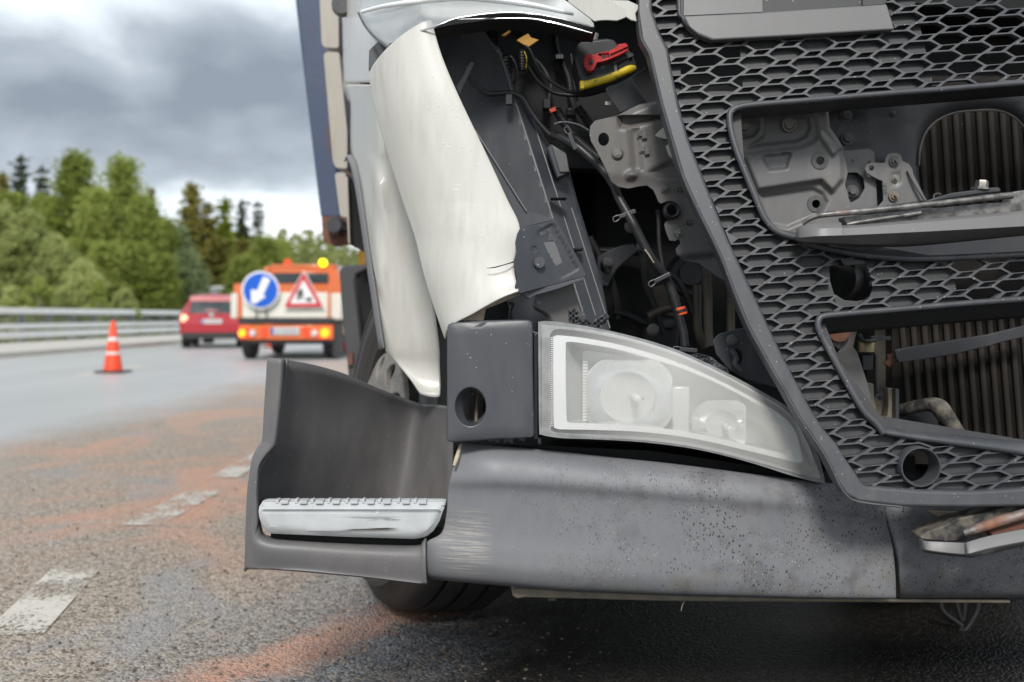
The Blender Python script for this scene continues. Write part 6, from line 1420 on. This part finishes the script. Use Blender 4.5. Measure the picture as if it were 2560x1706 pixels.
# connectors and cables
def cab(name, z, pts, rpx, d0, mat="cable_black", corr=0, parent=None, n=10):
    P3 = [z(p[0], p[1]) + ((p[2] if len(p) > 2 else d0),) for p in pts]
    r = rpx / FPX * d0
    return tube(name, P3, r, mat, parent or truck, n, 6, corr=corr)
cab("connector", Z3, [(650, 380), (760, 520)], 17, 2.4, "black_plastic", .008)
cab("connector", Z3, [(790, 520), (800, 700), (775, 760)], 16, 2.38, "black_plastic", .008)
cab("connector", Z3, [(940, 450), (945, 630)], 10, 2.36, "black_plastic", .006)
cab("yellow_wire", Z3, [(965, 460), (985, 520), (980, 610)], 1.4, 2.33, "yellow_plastic", n=6)
cab("cable", Z3, [(970, 415), (1015, 450), (1060, 560), (1120, 650), (1200, 725), (1300, 785), (1420, 828), (1560, 800), (1700, 775)], 4.5, 2.3)
cab("cable", Z3, [(1000, 600), (1080, 720), (1180, 800), (1280, 840), (1500, 850), (1700, 800)], 5, 2.34)
cab("cable", Z3, [(480, 700), (550, 780), (650, 838), (800, 830), (880, 840), (960, 890), (1020, 990), (1090, 1090), (1180, 1190), (1250, 1240)], 7, 2.25)
pbox("cable_clip", *Z3(800, 840), *Z3(858, 930), 2.22, 2.24, "dark_steel", truck, .001)
mh = cab("wiring_harness", Z4, [(560, 530, 2.24), (640, 570, 2.22), (800, 660, 2.2), (950, 790, 2.19), (1060, 900, 2.18), (1150, 1030, 2.16), (1200, 1150, 2.14), (1260, 1260, 2.13), (1340, 1400, 2.12), (1385, 1490, 2.12), (1440, 1600, 2.12), (1530, 1760, 2.12), (1640, 1900, 2.13), (1690, 1990, 2.14), (1745, 2130, 2.14), (1790, 2300, 2.14), (1835, 2480, 2.14), (1850, 2610, 2.14)], 11.5, 2.15)
cab("corrugated_conduit", Z3, [(1255, 985, 2.26), (1300, 1060, 2.25), (1370, 1170, 2.24), (1450, 1260, 2.23), (1550, 1350, 2.22), (1640, 1420, 2.21)], 12, 2.24, "black_rubber", .0055)
cab("corrugated_conduit", Z3, [(1440, 960), (1500, 1040), (1560, 1130)], 12, 2.32, "black_rubber", .006)
cab("thin_cable", Z3, [(1230, 1110), (1290, 1092), (1370, 1095), (1460, 1120), (1540, 1165)], 3.2, 2.2, "liner_plastic")
cab("corrugated_conduit", Y5, [(1440, 90), (1448, 200), (1450, 320), (1458, 430), (1475, 540), (1510, 700), (1545, 850), (1590, 990), (1620, 1100), (1650, 1230)], 6, 2.15, "black_rubber", .0042)
plate("orange_tag", zz(Z3, (1185, 975), (1240, 950), (1250, 985), (1200, 1005)), [], 2.24, .008, "rusty_casting" if False else "orange_tape", truck)
for z, c in ((Y5, (1638, 972)), (Y5, (1652, 1005))):
    p = P(*z(*c), 2.14); lathe("tape_band", [(.0122, -.004), (.0128, 0), (.0122, .004)], "orange_tape", p, (-.25, 0, 1), mh, 20)
p = P(*Y5(1645, 990), 2.14); lathe("tie_band", [(.0125, -.0035), (.0148, -.002), (.0148, .002), (.0125, .0035)], "black_rubber", p, (-.25, 0, 1), mh, 20)
for z, c, a in ((Y5, (1165, 130), -.35), (Y5, (1475, 695), -.45), (Y5, (1705, 1335), .1), (Z4, (745, 610), 1.2)):
    p = P(*z(*c), 2.13); ca, sa = math.cos(a), math.sin(a)
    w = .019; V = []
    def q_(x, y, dz): return p + Vector((x * ca - dz * sa, y, x * -sa * -1 * -1 * 0 + x * sa * -1 + dz * ca)) if False else p + Vector((x * ca + dz * sa, y, -x * sa + dz * ca))
    clip = from_world("harness_clip", [q_(x, y, dz) for dz in (-.0045, .0045) for x, y in ((-w, -.013), (w, -.013), (w, -.009), (-w, -.009))], [(0, 3, 2, 1), (4, 5, 6, 7), (0, 1, 5, 4), (1, 2, 6, 5), (2, 3, 7, 6), (3, 0, 4, 7)], "dark_steel", mh, None, .0012)
    tube("clip_loop", [q_(-w, -.011, .004), q_(-w - .012, -.011, .0035), q_(-w - .013, -.011, -.006), q_(-w - .006, -.011, -.0065), q_(-w, -.011, -.004)], .0015, "bolt_grey", mh, 6, 2, world=True)
tube("frayed_tape", [Y5(1325, 440) + (2.105,), Y5(1365, 495) + (2.105,), Y5(1405, 560) + (2.11,)], .0014, "bare_edge", mh, 6)
# pipes further inside
for pts, r_, d_ in ((((1870, 560), (1885, 800), (1890, 1100), (1895, 1300)), 12, 2.45), (((2080, 640), (2085, 900), (2090, 1180)), 11, 2.45), (((1790, 760), (1790, 1000), (1800, 1180), (1860, 1320)), 11, 2.5)):
    cab("coolant_pipe", Y5, pts, r_, d_, "pipe_metal")
tube("linkage", [Y5(1360, 1040) + (2.5,), Y5(1450, 990) + (2.5,), Y5(1560, 960) + (2.5,)], .012, "pipe_metal", truck, 10)
pbox("valve_body", *Y5(1450, 1060), *Y5(1600, 1160), 2.5, 2.6, "dark_steel", truck, .008)
pbox("bay_beam", *Y5(900, 420), *Y5(1400, 480), 2.6, 2.7, "dark_steel", truck, .01)
lathe("pulley", [(.001, -.02), (.03, -.02), (.035, 0), (.05, 0), (.055, -.01), (.06, 0), (.06, .02)], "dark_steel", P(*Y5(1730, 660), 2.6), (0, 1, 0), truck, 32)
ear = plate("lamp_bracket_ear", zz(Y2, (1605, 170), (1640, 130), (1750, 100), (1830, 90), (1990, 420), (1980, 450), (1800, 400), (1700, 340), (1625, 250)), [ell(*Y2(1752, 262), 12, 20, 16, -.25)], 2.07, .006, "liner_plastic", truck, bevel=.0015)
bolt(*Y2(1718, 170), 2.063, 15, ear, 'flange'); tube("torn_hose_end", [Y2(1715, 225) + (2.05,), Y2(1740, 270) + (2.05,), Y2(1735, 310) + (2.05,), Y2(1770, 350) + (2.05,)], .006, "torn_plastic", ear, 8)
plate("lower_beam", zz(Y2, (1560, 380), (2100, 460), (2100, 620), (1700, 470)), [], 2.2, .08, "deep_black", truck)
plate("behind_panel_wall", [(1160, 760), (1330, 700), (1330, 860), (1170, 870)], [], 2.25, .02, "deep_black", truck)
tube("fuel_line", [Y5(110, 915) + (2.12,), Y5(150, 930) + (2.12,), Y5(130, 990) + (2.12,), Y5(125, 1060) + (2.12,)], .0035, "cable_black", truck, 8)
plate("inner_panel_dark", [(1052, 700), (1080, 760), (1112, 850), (1118, 1010), (1092, 1010), (1070, 850)], [], 2.6, .05, "black_plastic", truck)
plate("battery_tray", [(1095, 905), (1125, 905), (1125, 1030), (1100, 1025)], [], 2.6, .1, "pipe_metal", truck)

# more looms, hoses and dirt catchers in the bay
for pts, r_, d_, m_ in (
    (((600, 300), (640, 380), (700, 420), (760, 470), (790, 540)), 6, 2.42, "cable_black"), (((560, 330), (600, 420), (650, 470), (680, 560), (640, 640)), 5, 2.44, "cable_black"),
    (((840, 500), (880, 560), (900, 660), (870, 760), (830, 830)), 4, 2.36, "cable_black"), (((1020, 500), (1090, 560), (1150, 640), (1200, 760), (1180, 900)), 6, 2.42, "black_rubber"),
    (((1240, 260), (1260, 420), (1300, 560), (1360, 700), (1380, 860), (1420, 1000)), 8, 2.45, "black_rubber"), (((1380, 480), (1400, 640), (1410, 760), (1440, 900)), 3, 2.4, "cable_black"),
    (((1100, 300), (1200, 330), (1320, 380), (1400, 470)), 5, 2.5, "liner_plastic"), (((880, 240), (960, 270), (1080, 280), (1180, 300)), 5, 2.42, "liner_plastic"), (((1600, 300), (1590, 340), (1585, 380)), 9, 2.25, "bar_plastic")):
    cab("loom_cable", Z3, pts, r_, d_, m_)
for x, y, w_, h_, d_ in ((560, 380, 60, 70, 2.46), (700, 560, 130, 60, 2.5), (1240, 480, 80, 50, 2.4), (1340, 960, 90, 70, 2.38), (1130, 880, 70, 90, 2.4), (1080, 430, 90, 100, 2.5)):
    a, b = Z3(x, y), Z3(x + w_, y + h_); bx = pbox("plug_connector", a[0], a[1], b[0], b[1], d_, d_ + .04, "black_plastic", truck, .003)
    for k in range(3):
        q = pbox("latch_rib", a[0] + 3 + k * (b[0] - a[0]) / 3.4, a[1] + 2, a[0] + 5.5 + k * (b[0] - a[0]) / 3.4, b[1] - 2, d_ - .003, d_ + .001, "liner_plastic", bx, 0)
for pts, r_, d_ in ((((830, 330), (900, 460), (1000, 640), (1060, 840), (1100, 1060)), 9, 2.55), (((1180, 120), (1260, 300), (1300, 520), (1330, 760), (1420, 980), (1500, 1200)), 7, 2.5), (((1480, 640), (1600, 700), (1700, 860), (1760, 1020)), 8, 2.5), (((1050, 1000), (1200, 1040), (1330, 1100), (1500, 1120)), 10, 2.55)):
    cab("hydraulic_hose", Y5, pts, r_, d_, "black_rubber")
for x, y, r_ in ((1200, 240, 16), (1290, 420, 12), (1000, 560, 14), (1560, 840, 12), (1400, 1160, 16)): bolt(*Y5(x, y), 2.48, r_, truck, 'flange', 'bolt_grey', 'bay_bolt')
plate("engine_bracket", zz(Y5, (900, 500), (1060, 420), (1220, 380), (1260, 460), (1080, 620), (1000, 780), (920, 760)), [ell(*Y5(980, 600), 14, 16, 18)], 2.52, .02, "dark_steel", truck, bevel=.004)
plate("engine_bracket", zz(Y5, (1380, 780), (1560, 740), (1640, 860), (1620, 1060), (1460, 1020)), [], 2.58, .02, "pipe_metal", truck, bevel=.004)

# dirt, seeds and chips caught on the grille
rd_ = random.Random(4); V = []; F = []
bpy.context.view_layer.update()
for k in range(260):
    u_, v_ = rd_.uniform(1610, 2550), rd_.uniform(20, 1250); h_ = hit(gri, u_, v_)
    if not h_ or h_[1].y > -.3: continue
    r_ = rd_.uniform(.0005, .0016); b0 = len(V); a_ = rd_.uniform(0, 3.1)
    for q in ((-1, 0, -.4), (1, 0, -.5), (1.1, 0, .4), (-.8, 0, .5), (0, -.5, 0)):
        V.append(h_[0] + Vector((q[0] * r_ * 1.6 * math.cos(a_) - q[2] * r_ * math.sin(a_), q[1] * r_ - .0003, q[0] * r_ * 1.6 * math.sin(a_) + q[2] * r_ * math.cos(a_))))
    F += [(b0, b0 + 1, b0 + 4), (b0 + 1, b0 + 2, b0 + 4), (b0 + 2, b0 + 3, b0 + 4), (b0 + 3, b0, b0 + 4)]
if V: from_world("dirt_flakes", V, F, "bare_edge", gri, None, kind="stuff")
